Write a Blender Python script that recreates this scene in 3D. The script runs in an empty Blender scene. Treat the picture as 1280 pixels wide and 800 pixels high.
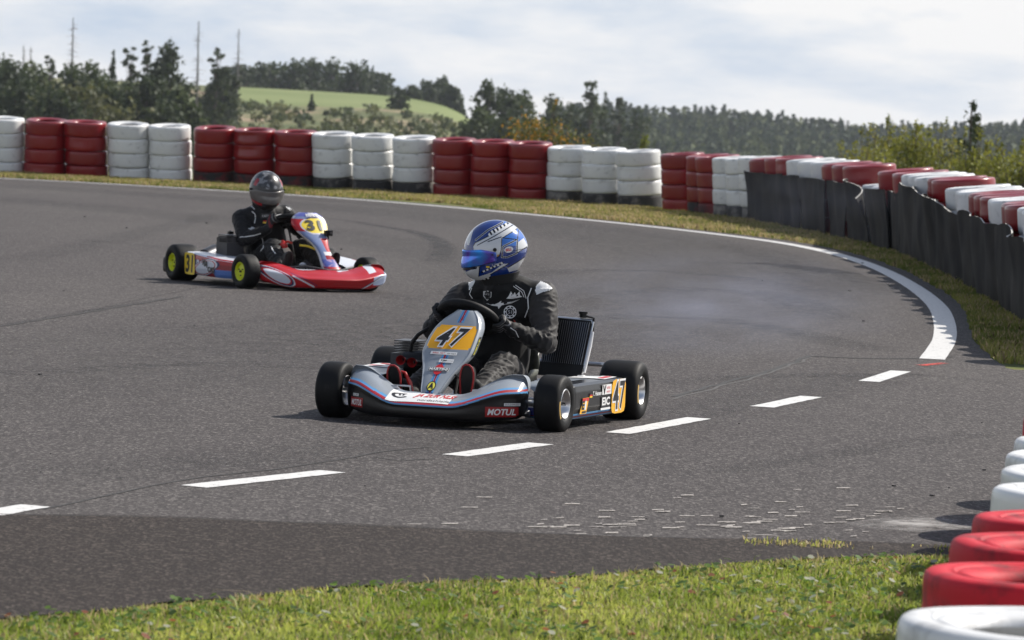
import bpy, bmesh, math, random
import numpy as np
from mathutils import Vector, Matrix, noise
from mathutils.bvhtree import BVHTree
R = math.radians
rnd = random.Random(7)
rng = np.random.default_rng(11)
scene = bpy.context.scene
col = scene.collection

# ------------------------------------------------------------------ camera
F = 5400.0; CAMZ = 1.49
PITCH = math.atan(274 / F); ROLL = R(2.5)
_f = np.array([0, math.cos(PITCH), -math.sin(PITCH)]); _r = np.array([1., 0, 0]); _u = np.cross(_r, _f)
_right = _r * math.cos(ROLL) + _u * math.sin(ROLL); _up = -_r * math.sin(ROLL) + _u * math.cos(ROLL)
cd = bpy.data.cameras.new('camera'); cam = bpy.data.objects.new('camera', cd); col.objects.link(cam)
m = Matrix.Identity(4)
for i in range(3):
    m[i][0] = _right[i]; m[i][1] = _up[i]; m[i][2] = -_f[i]
m[2][3] = CAMZ
cam.matrix_world = m
cd.sensor_width = 36; cd.lens = F / 1280 * 36; cd.clip_start = 0.5; cd.clip_end = 9000
cd.dof.use_dof = True; cd.dof.focus_distance = 20.3; cd.dof.aperture_fstop = 10.0
scene.camera = cam

# ------------------------------------------------------------------ world, sun, exposure
SUN_EL, SUN_AZ = R(43), R(58)          # azimuth from +Y towards +X
world = bpy.data.worlds.new("World"); scene.world = world; world.use_nodes = True
nt = world.node_tree; nt.nodes.clear(); N = nt.nodes.new; Lk = nt.links.new
out = N('ShaderNodeOutputWorld'); bg = N('ShaderNodeBackground'); bg.inputs[1].default_value = 0.1
sky = N('ShaderNodeTexSky'); sky.sky_type = 'NISHITA'; sky.sun_disc = False
sky.sun_elevation = SUN_EL; sky.sun_rotation = SUN_AZ; sky.air_density = 1.0; sky.dust_density = 1.5; sky.ozone_density = 1.5
tc = N('ShaderNodeTexCoord'); mp = N('ShaderNodeMapping'); mp.inputs['Scale'].default_value = (9, 9, 34)
mp.inputs['Location'].default_value = (3.3, 1.2, 0.6)
nz = N('ShaderNodeTexNoise'); nz.inputs['Scale'].default_value = 1.0; nz.inputs['Detail'].default_value = 7; nz.inputs['Roughness'].default_value = 0.55
cr = N('ShaderNodeValToRGB'); cr.color_ramp.elements[0].position = 0.36; cr.color_ramp.elements[1].position = 0.52
cr.color_ramp.elements[0].color = (4.9, 5.8, 7.1, 1); cr.color_ramp.elements[1].color = (8.3, 8.3, 8.4, 1)
mx = N('ShaderNodeMix'); mx.data_type = 'RGBA'; mx.inputs[0].default_value = 0.86
sxyz = N('ShaderNodeSeparateXYZ'); elv = N('ShaderNodeMapRange'); elv.inputs[1].default_value = .12; elv.inputs[2].default_value = .5; elv.inputs[3].default_value = .92; elv.inputs[4].default_value = .12
Lk(tc.outputs['Generated'], sxyz.inputs[0]); Lk(sxyz.outputs[2], elv.inputs[0]); Lk(elv.outputs[0], mx.inputs[0])
Lk(tc.outputs['Generated'], mp.inputs[0]); Lk(mp.outputs[0], nz.inputs['Vector']); Lk(nz.outputs[0], cr.inputs[0])
Lk(sky.outputs[0], mx.inputs[6]); Lk(cr.outputs[0], mx.inputs[7]); Lk(mx.outputs[2], bg.inputs[0]); Lk(bg.outputs[0], out.inputs[0])
sd = bpy.data.lights.new('sun', 'SUN'); sd.energy = 5.0; sd.angle = R(0.5); sd.color = (1.0, 0.95, 0.87)
sun = bpy.data.objects.new('sun', sd); col.objects.link(sun)
sv = Vector((math.cos(SUN_EL) * math.sin(SUN_AZ), math.cos(SUN_EL) * math.cos(SUN_AZ), math.sin(SUN_EL)))
sun.rotation_euler = sv.to_track_quat('Z', 'Y').to_euler(); sun.location = (0, 0, 30)
scene.view_settings.view_transform = 'Standard'; scene.view_settings.look = 'None'
scene.view_settings.exposure = 0.24; scene.view_settings.gamma = 1
scene.render.engine = 'CYCLES'
scene.cycles.volume_step_rate = 4.0; scene.cycles.volume_max_steps = 64

def at(u, v, z=0.0):                    # point of the photograph -> place on the level z
    d = _f + _right * (u - 640) / F + _up * (400 - v) / F
    t = (z - CAMZ) / d[2]
    return Vector((d[0] * t, d[1] * t, z))
def far(u, v, y):                       # point of the photograph -> place at distance y
    d = _f + _right * (u - 640) / F + _up * (400 - v) / F
    t = y / d[1]
    return Vector((d[0] * t, y, CAMZ + d[2] * t))

# ------------------------------------------------------------------ helpers
def lin(h):
    h = h.lstrip('#'); v = [int(h[i:i + 2], 16) / 255 for i in (0, 2, 4)]
    return tuple(x / 12.92 if x <= 0.04045 else ((x + 0.055) / 1.055) ** 2.4 for x in v)
def tag(o, label=None, cat=None, group=None, kind=None):
    if label: o['label'] = label
    if cat: o['category'] = cat
    if group: o['group'] = group
    if kind: o['kind'] = kind
    return o
def empty(name, loc=(0, 0, 0), rz=0, parent=None):
    o = bpy.data.objects.new(name, None); col.objects.link(o); o.location = loc; o.rotation_euler = (0, 0, rz)
    o.empty_display_size = 0.1
    if parent: o.parent = parent
    return o
def link(name, me, mats, parent=None):
    o = bpy.data.objects.new(name, me); col.objects.link(o)
    for mt in (mats if isinstance(mats, (list, tuple)) else [mats]): me.materials.append(mt)
    if parent: o.parent = parent
    return o
class MB:
    def __init__(s): s.v = []; s.f = []; s.m = []; s.c = []
    def add(s, vs, fs, mi=0, col=None):
        b = len(s.v); s.v += [tuple(p) for p in vs]
        for f in fs: s.f.append([b + i for i in f]); s.m.append(mi); s.c.append(col or (1, 1, 1))
    def box(s, c, d, mi=0, M=None, col=None):
        vs = [Vector((sx * d[0] / 2, sy * d[1] / 2, sz * d[2] / 2)) for sx in (-1, 1) for sy in (-1, 1) for sz in (-1, 1)]
        if M is not None: vs = [M @ p for p in vs]
        vs = [p + Vector(c) for p in vs]
        s.add(vs, [(0, 1, 3, 2), (4, 6, 7, 5), (0, 4, 5, 1), (2, 3, 7, 6), (0, 2, 6, 4), (1, 5, 7, 3)], mi, col)
    def tube(s, pts, r, n=8, mi=0, closed=False, col=None):
        pts = [Vector(p) for p in pts]; k = len(pts); rs = r if isinstance(r, (list, tuple)) else [r] * k
        rings = []; up = None
        for i, p in enumerate(pts):
            if closed: t = pts[(i + 1) % k] - pts[i - 1]
            else: t = pts[min(i + 1, k - 1)] - pts[max(i - 1, 0)]
            t.normalize()
            if up is None:
                up = Vector((0, 0, 1)) if abs(t.z) < 0.9 else Vector((1, 0, 0))
            a = t.cross(up)
            if a.length < 1e-4: a = t.orthogonal()
            a.normalize(); b = a.cross(t).normalized(); up = b
            rings.append([p + (a * math.cos(2 * math.pi * j / n) + b * math.sin(2 * math.pi * j / n)) * rs[i] for j in range(n)])
        vs = [q for rg in rings for q in rg]; fs = []
        for i in range(k if closed else k - 1):
            for j in range(n):
                i2 = (i + 1) % k
                fs.append((i * n + j, i * n + (j + 1) % n, i2 * n + (j + 1) % n, i2 * n + j))
        if not closed: fs += [tuple(range(n)), tuple(range((k - 1) * n, k * n))[::-1]]
        s.add(vs, fs, mi, col)
    def lathe(s, prof, n=32, M=None, mi=0, closed=True, col=None):   # prof [(axial, radius)] round X axis
        vs = []; k = len(prof)
        for (a, r) in prof:
            for j in range(n):
                t = 2 * math.pi * j / n; p = Vector((a, r * math.cos(t), r * math.sin(t)))
                vs.append(M @ p if M is not None else p)
        fs = []
        for i in range(k if closed else k - 1):
            i2 = (i + 1) % k
            for j in range(n): fs.append((i * n + j, i * n + (j + 1) % n, i2 * n + (j + 1) % n, i2 * n + j))
        s.add(vs, fs, mi, col)
    def grid(s, fn, nu, nv, mi=0, cfn=None):
        vs = []; b = len(s.v)
        for i in range(nu + 1):
            for j in range(nv + 1): vs.append(fn(i / nu, j / nv))
        s.v += [tuple(p) for p in vs]
        for i in range(nu):
            for j in range(nv):
                a = b + i * (nv + 1) + j
                s.f.append([a, a + nv + 1, a + nv + 2, a + 1]); s.m.append(mi)
                s.c.append(cfn((i + .5) / nu, (j + .5) / nv) if cfn else (1, 1, 1))
    def build(s, name, mats, parent=None, smooth=True, paint=False, sharp=35, weld=False):
        me = bpy.data.meshes.new(name); me.from_pydata(s.v, [], s.f)
        o = link(name, me, mats, parent)
        me.polygons.foreach_set('material_index', s.m)
        if paint:
            ca = me.color_attributes.new('paint', 'FLOAT_COLOR', 'CORNER')
            arr = []
            for f, c in zip(s.f, s.c): arr += [c[0], c[1], c[2], 1.0] * len(f)
            ca.data.foreach_set('color', arr)
        bm = bmesh.new(); bm.from_mesh(me)
        if weld: bmesh.ops.remove_doubles(bm, verts=bm.verts, dist=0.0004)
        bmesh.ops.recalc_face_normals(bm, faces=bm.faces)
        bm.to_mesh(me); bm.free()
        if smooth:
            me.polygons.foreach_set('use_smooth', [True] * len(me.polygons))
            if sharp: me.set_sharp_from_angle(angle=R(sharp))
        me.update()
        return o
def np_mesh(name, V, Fc, mats, parent=None, C=None, smooth=False, mi=None):
    """V (n,3), Fc (m,k) arrays; C (m,3) colour per face"""
    V = np.asarray(V, np.float32); Fc = np.asarray(Fc, np.int32); me = bpy.data.meshes.new(name)
    me.vertices.add(len(V)); me.vertices.foreach_set('co', V.ravel())
    k = Fc.shape[1]; me.loops.add(Fc.size); me.loops.foreach_set('vertex_index', Fc.ravel())
    me.polygons.add(len(Fc)); me.polygons.foreach_set('loop_start', np.arange(0, Fc.size, k, dtype=np.int32))
    me.polygons.foreach_set('loop_total', np.full(len(Fc), k, np.int32))
    if smooth: me.polygons.foreach_set('use_smooth', np.ones(len(Fc), bool))
    me.update(calc_edges=True); me.validate()
    o = link(name, me, mats, parent)
    if C is not None:
        ca = me.color_attributes.new('paint', 'FLOAT_COLOR', 'CORNER')
        CC = np.ones((len(Fc), k, 4), np.float32); CC[:, :, :3] = np.asarray(C)[:, None, :]
        ca.data.foreach_set('color', CC.ravel())
    if mi is not None: me.polygons.foreach_set('material_index', mi)
    return o
def evaluated(o, name):
    dg = bpy.context.evaluated_depsgraph_get(); dg.update()
    return bpy.data.meshes.new_from_object(o.evaluated_get(dg))

# ------------------------------------------------------------------ materials
def mat(name, base=(.5, .5, .5), rough=.5, metal=0, paint=False, spec=.5, coat=0, noise=None, bump=None, sheen=0, transm=0, transl=0, dirt=None, vary=0):
    """noise=(scale, colour2, amount) ; bump=(scale, strength, distance); dirt=(scale, colour, lo, hi)"""
    mt = bpy.data.materials.new(name); mt.use_nodes = True; t = mt.node_tree; b = t.nodes['Principled BSDF']; o = t.nodes['Material Output']
    n = t.nodes.new; l = t.links.new
    b.inputs['Roughness'].default_value = rough; b.inputs['Metallic'].default_value = metal
    b.inputs['Specular IOR Level'].default_value = spec; b.inputs['Coat Weight'].default_value = coat; b.inputs['Coat Roughness'].default_value = .08
    b.inputs['Sheen Weight'].default_value = sheen; b.inputs['Sheen Roughness'].default_value = .4
    cs = None
    if paint:
        a = n('ShaderNodeAttribute'); a.attribute_name = 'paint'; cs = a.outputs['Color']
    else:
        rg = n('ShaderNodeRGB'); rg.outputs[0].default_value = (*base, 1); cs = rg.outputs[0]
    co = n('ShaderNodeTexCoord').outputs['Object']
    if noise:
        z = n('ShaderNodeTexNoise'); z.inputs['Scale'].default_value = noise[0]; z.inputs['Detail'].default_value = 6; l(co, z.inputs['Vector'])
        r_ = n('ShaderNodeMapRange'); r_.inputs[1].default_value = .35; r_.inputs[2].default_value = .68; r_.inputs[4].default_value = noise[2]; l(z.outputs[0], r_.inputs[0])
        mxn = n('ShaderNodeMix'); mxn.data_type = 'RGBA'; l(r_.outputs[0], mxn.inputs[0]); l(cs, mxn.inputs[6]); mxn.inputs[7].default_value = (*noise[1], 1); cs = mxn.outputs[2]
    if dirt:
        z = n('ShaderNodeTexNoise'); z.inputs['Scale'].default_value = dirt[0]; z.inputs['Detail'].default_value = 9; z.inputs['Roughness'].default_value = .65; l(co, z.inputs['Vector'])
        r_ = n('ShaderNodeMapRange'); r_.inputs[1].default_value = dirt[2]; r_.inputs[2].default_value = dirt[3]; l(z.outputs[0], r_.inputs[0])
        mxn = n('ShaderNodeMix'); mxn.data_type = 'RGBA'; l(r_.outputs[0], mxn.inputs[0]); l(cs, mxn.inputs[6]); mxn.inputs[7].default_value = (*dirt[1], 1); cs = mxn.outputs[2]
    if vary:
        oi = n('ShaderNodeObjectInfo'); mr = n('ShaderNodeMapRange'); mr.inputs[3].default_value = 1 - vary; mr.inputs[4].default_value = 1 + vary * .4; l(oi.outputs['Random'], mr.inputs[0])
        hs = n('ShaderNodeHueSaturation'); l(mr.outputs[0], hs.inputs['Value']); l(cs, hs.inputs['Color']); cs = hs.outputs[0]
    l(cs, b.inputs['Base Color'])
    if bump:
        z = n('ShaderNodeTexNoise'); z.inputs['Scale'].default_value = bump[0]; z.inputs['Detail'].default_value = 4; l(co, z.inputs['Vector'])
        bp = n('ShaderNodeBump'); bp.inputs['Strength'].default_value = bump[1]; bp.inputs['Distance'].default_value = bump[2]; l(z.outputs[0], bp.inputs['Height']); l(bp.outputs[0], b.inputs['Normal'])
    if transl:
        tr = n('ShaderNodeBsdfTranslucent'); l(cs, tr.inputs[0]); ms = n('ShaderNodeMixShader'); ms.inputs[0].default_value = transl
        l(b.outputs[0], ms.inputs[1]); l(tr.outputs[0], ms.inputs[2]); l(ms.outputs[0], o.inputs[0])
    return mt
M = {}
M['paint'] = mat('painted_plastic', paint=True, rough=.34, coat=.22, spec=.4, dirt=(30, (.10, .095, .09), .62, .95))
M['decal'] = mat('decal_white', (.75, .75, .74), .4)
M['ink'] = mat('decal_ink', (.012, .012, .014), .4)
M['redink'] = mat('decal_red', (.55, .015, .02), .4)
M['orange'] = mat('decal_orange', (.88, .42, .012), .4, noise=(14, (.90, .50, .03), .6))
M['label'] = mat('tyre_label', (.50, .33, .10), .6)
M['yellow'] = mat('decal_yellow', (.85, .60, .04), .4)
M['yink'] = mat('decal_light_yellow', (.75, .68, .08), .4)
M['rubber'] = mat('kart_rubber', spec=.22, base=(.0075, .0075, .0078), rough=.6, bump=(160, .12, .002), dirt=(26, (.03, .028, .027), .58, .9))
M['blackplastic'] = mat('black_plastic', (.008, .008, .0085), .42, spec=.3)
M['alu'] = mat('aluminium', (.62, .62, .62), .28, 1.0)
M['steel'] = mat('steel_tube', (.42, .42, .43), .3, 1.0)
M['blacksteel'] = mat('dark_steel', (.05, .05, .055), .4, .7)
M['bluesteel'] = mat('blue_steel', (.012, .02, .14), .3, .3)
M['lime'] = mat('lime_wheel', (.60, .66, .01), .35)
M['seatglass'] = mat('fibreglass_seat', (.16, .17, .14), .35, noise=(20, (.05, .05, .045), .7))
M['red'] = mat('red_plastic', (.32, .012, .014), .35)
M['redclear'] = mat('red_cap', (.5, .02, .015), .3)
M['fuel'] = mat('translucent_bottle', (.62, .50, .38), .35)
M['suit'] = mat('racing_suit', paint=True, rough=.65, sheen=.14, spec=.25, bump=(420, .25, .0012))
M['glove'] = mat('glove', paint=True, rough=.7, bump=(300, .3, .001))
M['skin'] = mat('skin', (.5, .26, .17), .5)
M['helmet'] = mat('helmet_shell', paint=True, rough=.16, coat=.9)
M['helmet_matt'] = mat('helmet_shell_matt', paint=True, rough=.35, coat=.25)
M['headlining'] = mat('helmet_padding', (.012, .012, .012), .9)
def visor_mat(name, c1, c2, mt_=.7, ro_=.2):
    mt = bpy.data.materials.new(name); mt.use_nodes = True; t = mt.node_tree; b = t.nodes['Principled BSDF']; n = t.nodes.new
    lw = n('ShaderNodeTexNoise'); lw.inputs['Scale'].default_value = 9; lw.inputs['Detail'].default_value = 2; cr = n('ShaderNodeValToRGB')
    tcx = n('ShaderNodeTexCoord'); t.links.new(tcx.outputs['Object'], lw.inputs['Vector'])
    cr.color_ramp.elements[0].position = .38; cr.color_ramp.elements[1].position = .62
    cr.color_ramp.elements[0].color = (*c1, 1); cr.color_ramp.elements[1].color = (*c2, 1)
    t.links.new(lw.outputs[0], cr.inputs[0]); t.links.new(cr.outputs[0], b.inputs['Base Color'])
    b.inputs['Metallic'].default_value = mt_; b.inputs['Roughness'].default_value = ro_; b.inputs['Coat Weight'].default_value = .3
    return mt
M['visorblue'] = visor_mat('mirror_visor_blue', (.14, .07, .50), (.02, .36, .98))
M['visordark'] = visor_mat('mirror_visor_dark', (.10, .096, .09), (.16, .15, .14), .3, .3)
M['whitetyre'] = mat('white_tyre_paint', (.74, .74, .73), .42, vary=.10, dirt=(7, (.20, .19, .18), .54, .80), bump=(22, .25, .006), coat=.15)
M['redtyre'] = mat('red_tyre_paint', (.24, .006, .010), .34, vary=.15, dirt=(6, (.10, .012, .012), .58, .82), bump=(22, .25, .006), coat=.2)  # base darkened for the shaded far fronts, against haze and fill light
M['nearred'] = mat('bright_red_tyre_paint', (.52, .014, .028), .62, spec=.25, vary=.08, dirt=(8, (.07, .018, .018), .52, .74), bump=(18, .3, .008))  # brighter copy of the same red for the near row
M['dirtytyre'] = mat('dirty_tyre_rubber', (.035, .033, .033), .8, dirt=(5, (.25, .23, .21), .5, .7), bump=(30, .3, .006))
M['dirtyred'] = mat('dirty_red_tyre', (.16, .01, .012), .7, dirt=(4, (.02, .018, .018), .42, .58), bump=(30, .3, .006))
M['oldrubber'] = mat('conveyor_rubber', (.009, .009, .0095), .75, spec=.12, noise=(2.6, (.040, .036, .031), .9), bump=(14, .3, .008), dirt=(6, (.05, .047, .042), .6, .85))
M['fray'] = mat('frayed_rubber_edge', (.55, .54, .5), .8)
M['bark'] = mat('bark', (.11, .09, .075), .9)
M['deadwood'] = mat('dead_wood', (.22, .20, .19), .9)
M['leaf'] = mat('leaves', paint=True, rough=.6, spec=.3, transl=.35)
M['needle'] = mat('needles', paint=True, rough=.7, spec=.2, transl=.12)
M['grassblade'] = mat('grass_blades', paint=True, rough=.5, spec=.35, transl=.5)
M['chip'] = mat('rubber_crumb', (.02, .02, .02), .8)

def ground_mat(name, ramp, scale, fine=None, rough=.95, bump=.3, stretch=(1, 1, 1)):
    mt = bpy.data.materials.new(name); mt.use_nodes = True; t = mt.node_tree; b = t.nodes['Principled BSDF']; n = t.nodes.new; l = t.links.new
    tcx = n('ShaderNodeTexCoord'); mpx = n('ShaderNodeMapping'); mpx.inputs['Scale'].default_value = stretch; l(tcx.outputs['Object'], mpx.inputs[0])
    z = n('ShaderNodeTexNoise'); z.inputs['Scale'].default_value = scale; z.inputs['Detail'].default_value = 10; z.inputs['Roughness'].default_value = .62; l(mpx.outputs[0], z.inputs['Vector'])
    cr = n('ShaderNodeValToRGB'); e = cr.color_ramp.elements
    while len(e) < len(ramp): e.new(.5)
    for k, (p, c) in enumerate(ramp): e[k].position = p; e[k].color = (*c, 1)
    l(z.outputs[0], cr.inputs[0]); l(cr.outputs[0], b.inputs['Base Color']); b.inputs['Roughness'].default_value = rough; b.inputs['Specular IOR Level'].default_value = .2
    return mt
M['turf'] = ground_mat('turf', [(.3, (.035, .045, .012)), (.5, (.10, .12, .028)), (.62, (.17, .155, .06)), (.75, (.24, .19, .10))], 1.7)
M['terrain'] = ground_mat('rough_grass_hill', [(.30, (.05, .07, .03)), (.45, (.11, .125, .05)), (.54, (.17, .16, .08)), (.66, (.36, .25, .18))], .085, stretch=(1, .35, 1))
M['field'] = ground_mat('green_field', [(.35, (.15, .185, .065)), (.65, (.20, .23, .095))], .03)

def asphalt(name, base, dark, light, grain_hi):
    mt = bpy.data.materials.new(name); mt.use_nodes = True; t = mt.node_tree; b = t.nodes['Principled BSDF']; n = t.nodes.new; l = t.links.new
    tcx = n('ShaderNodeTexCoord').outputs['Object']
    def ns(scale, det, st=(1, 1, 1), ro=.6):
        mpx = n('ShaderNodeMapping'); mpx.inputs['Scale'].default_value = st; l(tcx, mpx.inputs[0])
        z = n('ShaderNodeTexNoise'); z.inputs['Scale'].default_value = scale; z.inputs['Detail'].default_value = det; z.inputs['Roughness'].default_value = ro; l(mpx.outputs[0], z.inputs['Vector']); return z.outputs[0]
    def mr(x, a, b_, c=0, d=1):
        m_ = n('ShaderNodeMapRange'); m_.inputs[1].default_value = a; m_.inputs[2].default_value = b_; m_.inputs[3].default_value = c; m_.inputs[4].default_value = d; l(x, m_.inputs[0]); return m_.outputs[0]
    def mix(f, a, c2, blend='MIX'):
        m_ = n('ShaderNodeMix'); m_.data_type = 'RGBA'; m_.blend_type = blend
        l(f, m_.inputs[0])
        if isinstance(a, tuple): m_.inputs[6].default_value = (*a, 1)
        else: l(a, m_.inputs[6])
        if isinstance(c2, tuple): m_.inputs[7].default_value = (*c2, 1)
        else: l(c2, m_.inputs[7])
        return m_.outputs[2]
    c = mix(mr(ns(.16, 5, (1, .45, 1)), .35, .65), base, dark)
    c = mix(mr(ns(1.1, 6, (1, .3, 1)), .45, .72, 0, .55), c, dark)
    c = mix(mr(ns(.5, 4, (1, .25, 1)), .55, .75, 0, .5), c, light)
    v = n('ShaderNodeTexVoronoi'); v.inputs['Scale'].default_value = 85; l(tcx, v.inputs['Vector'])
    sx = n('ShaderNodeSeparateColor'); l(v.outputs['Color'], sx.inputs[0])
    c = mix(mr(sx.outputs[0], .72, 1, 0, .9), c, grain_hi)
    c = mix(mr(sx.outputs[1], .6, 1, 0, .8), c, tuple(x * .3 for x in base))
    g = ns(115, 3, (1, .10, 1), .75)
    c = mix(mr(g, .56, .74, 0, .75), c, grain_hi)
    c = mix(mr(g, .44, .28, 0, .8), c, tuple(x * .35 for x in base))
    l(c, b.inputs['Base Color']); b.inputs['Roughness'].default_value = .85; b.inputs['Specular IOR Level'].default_value = .22
    bp = n('ShaderNodeBump'); bp.inputs['Strength'].default_value = .5; bp.inputs['Distance'].default_value = .004; l(v.outputs['Distance'], bp.inputs['Height']); l(bp.outputs[0], b.inputs['Normal'])
    return mt
M['asphalt'] = asphalt('asphalt', (.070, .062, .059), (.048, .041, .041), (.090, .080, .074), (.20, .182, .170))
M['asphalt_new'] = asphalt('coarse_dark_asphalt', (.027, .0190, .0152), (.016, .0115, .0098), (.040, .0290, .0225), (.110, .090, .075))
def marking_mat(name, c, wear=.60):
    mt = bpy.data.materials.new(name); mt.use_nodes = True; t = mt.node_tree; b = t.nodes['Principled BSDF']; n = t.nodes.new; l = t.links.new
    tcx = n('ShaderNodeTexCoord'); z = n('ShaderNodeTexNoise'); z.inputs['Scale'].default_value = 30; z.inputs['Detail'].default_value = 6; z.inputs['Roughness'].default_value = .7; l(tcx.outputs['Object'], z.inputs['Vector'])
    cr = n('ShaderNodeValToRGB'); cr.color_ramp.elements[0].position = wear; cr.color_ramp.elements[1].position = wear + .06
    cr.color_ramp.elements[0].color = (*c, 1); cr.color_ramp.elements[1].color = (c[0] * .35, c[1] * .34, c[2] * .33, 1)
    l(z.outputs[0], cr.inputs[0]); l(cr.outputs[0], b.inputs['Base Color']); b.inputs['Roughness'].default_value = .6
    return mt
M['marking'] = marking_mat('white_road_paint', (.62, .61, .59), .58)
def soft_mark(name, c, strength):
    mt = bpy.data.materials.new(name); mt.use_nodes = True; t = mt.node_tree; b = t.nodes['Principled BSDF']; n = t.nodes.new; l = t.links.new
    a = n('ShaderNodeAttribute'); a.attribute_name = 'paint'; z = n('ShaderNodeTexNoise'); z.inputs['Scale'].default_value = 6; z.inputs['Detail'].default_value = 8; z.inputs['Roughness'].default_value = .7
    tcx = n('ShaderNodeTexCoord'); l(tcx.outputs['Object'], z.inputs['Vector'])
    r_ = n('ShaderNodeMapRange'); r_.inputs[1].default_value = .36; r_.inputs[2].default_value = .62; l(z.outputs[0], r_.inputs[0])
    mm = n('ShaderNodeMath'); mm.operation = 'MULTIPLY'; l(a.outputs['Fac'], mm.inputs[0]); l(r_.outputs[0], mm.inputs[1])
    m2 = n('ShaderNodeMath'); m2.operation = 'MULTIPLY'; l(mm.outputs[0], m2.inputs[0]); m2.inputs[1].default_value = strength
    l(m2.outputs[0], b.inputs['Alpha']); b.inputs['Base Color'].default_value = (*c, 1); b.inputs['Roughness'].default_value = .8
    return mt
M['skid'] = soft_mark('skid_rubber', (.022, .021, .022), .9)
M['chalk'] = soft_mark('pale_dust', (.42, .40, .38), 1.0)

# ------------------------------------------------------------------ terrain
def terr(x, y):
    x = np.asarray(x, float); y = np.asarray(y, float); q = x / np.maximum(y, 1)
    base = np.interp(y, [-50, 71, 84, 140, 500, 1000, 1100, 1650, 1900, 3500], [0, 0, -1.2, -4.5, -8, -18, -28, -14, -17, -60])
    ridge = np.interp(q, [-.13, -.057, -.035, -.026, -.009, .012, .03], [1.9, 1.55, 1.45, 1.2, -.9, -3.5, -8])
    hill = np.where(y < 500, base, np.where(y < 800, np.interp(y, [500, 800], [0, 1]) * (ridge + 7) - 7, np.interp(y, [800, 1100], [0, 1]) * (-26 - ridge) + ridge))
    wl = np.clip((.02 - q) / .04, 0, 1); wl = wl * wl * (3 - 2 * wl)
    z = base * (1 - wl) + np.where(y > 500, hill, base) * wl
    side = np.interp(np.abs(x) - np.clip(y - 60, 0, None) * .4, [8, 16], [0, 1])
    fadeR = np.clip((x - 5.6) / 12, 0, 1) * np.interp(y, [26, 34], [0, 1]) * np.interp(y, [84, 100], [1, 0])
    return z - 1.6 * fadeR
ys = np.concatenate([np.arange(-10, 60, 4), np.arange(60, 100, 2), np.arange(100, 500, 14), np.arange(500, 1120, 12), np.arange(1120, 3600, 60)])
us = np.linspace(-1, 1, 150)
us = np.sign(us) * np.abs(us) ** 1.6
XX = us[None, :] * (30 + ys[:, None] * .42 + 10); YY = np.repeat(ys[:, None], len(us), 1)
near_wob = np.clip((YY - 90) / 200, 0, 1)
ZZ = terr(XX, YY)
wob = np.array([noise.noise(Vector((x * .02, y * .008, 0))) for x, y in zip(XX.ravel(), YY.ravel())]).reshape(XX.shape)
ZZ = ZZ + wob * .5 * near_wob
V = np.stack([XX, YY, ZZ], -1).reshape(-1, 3); nu = len(us)
idx = (np.arange(len(ys) - 1)[:, None] * nu + np.arange(nu - 1)[None, :]).ravel()
Fc = np.stack([idx, idx + 1, idx + nu + 1, idx + nu], -1)
cy = V[Fc].mean(1)
q = cy[:, 0] / np.maximum(cy[:, 1], 1)
mi = np.zeros(len(Fc), np.int32); mi[cy[:, 1] > 80] = 1
mi[(cy[:, 1] > 728 + 14 * np.sin(cy[:, 0] * .05)) & (cy[:, 1] < 830) & (q < .004) & (q > -.0705)] = 2
tag(np_mesh('ground', V, Fc, [M['turf'], M['terrain'], M['field']], smooth=True, mi=mi), kind='structure')

def sheet(name, pts, z, m_, sub=None):
    me = bpy.data.meshes.new(name); bm = bmesh.new()
    vs = [bm.verts.new((p[0], p[1], z)) for p in pts]
    edges = [bm.edges.new((vs[i], vs[(i + 1) % len(vs)])) for i in range(len(vs))]
    bmesh.ops.triangle_fill(bm, use_beauty=True, edges=edges)
    bmesh.ops.recalc_face_normals(bm, faces=bm.faces)
    for f in bm.faces:
        if f.normal.z < 0: f.normal_flip()
    bm.to_mesh(me); bm.free()
    return tag(link(name, me, m_), kind='structure')
def smooth_path(pts, step=.3, jit=0.0, seed=0):
    pts = [Vector((p[0], p[1], 0)) for p in pts]; o = []
    for i in range(len(pts) - 1):
        p0 = pts[max(i - 1, 0)]; p1 = pts[i]; p2 = pts[i + 1]; p3 = pts[min(i + 2, len(pts) - 1)]
        n_ = max(1, int((p2 - p1).length / step))
        for k in range(n_):
            t = k / n_
            q_ = .5 * ((2 * p1) + (p2 - p0) * t + (2 * p0 - 5 * p1 + 4 * p2 - p3) * t * t + (3 * p1 - p0 - 3 * p2 + p3) * t ** 3)
            if jit: q_ += Vector((noise.noise(q_ * 3 + Vector((seed, 0, 0))) * jit, noise.noise(q_ * 3.3 + Vector((0, seed, 9))) * jit, 0))
            o.append(q_)
    o.append(pts[-1]); return o
LINE = [(-14, 66.0), (-11, 65.2), (-7.66, 64.3), (-6.0, 63.7), (-3.41, 62.0), (-1.63, 60.01), (-.06, 57.3), (1.07, 55.06), (2.05, 52.6), (2.8, 50.2), (3.2, 48.2), (3.46, 45.6), (3.57, 42.16), (3.53, 38.3), (3.40, 34.83), (3.21, 32.13), (2.93, 29.21), (2.61, 26.72)]
GE = [(3.03, 26.0), (3.03, 27.0), (3.14, 29.2), (3.42, 32.4), (3.62, 35), (3.75, 38.4), (3.80, 42.3), (3.70, 45.9), (3.46, 48.6), (3.06, 50.7), (2.25, 53.1), (1.25, 55.5), (.1, 57.7), (-1.45, 60.5), (-3.25, 62.5), (-5.9, 64.2), (-7.6, 64.8), (-11, 65.7), (-14, 66.5), (-34, 68)]
GN = [(-34, -12), (-9, 2), (-4, 8.5), (-2.2, 10.8), (-1.37, 11.85), (-.97, 12.34), (-.54, 12.85), (-.16, 13.23), (.19, 13.46), (.58, 13.92), (.99, 14.33), (1.28, 14.55), (1.55, 14.68), (2.4, 14.9), (4, 15.2), (9, 15.6), (14, 15.6)]
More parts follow.
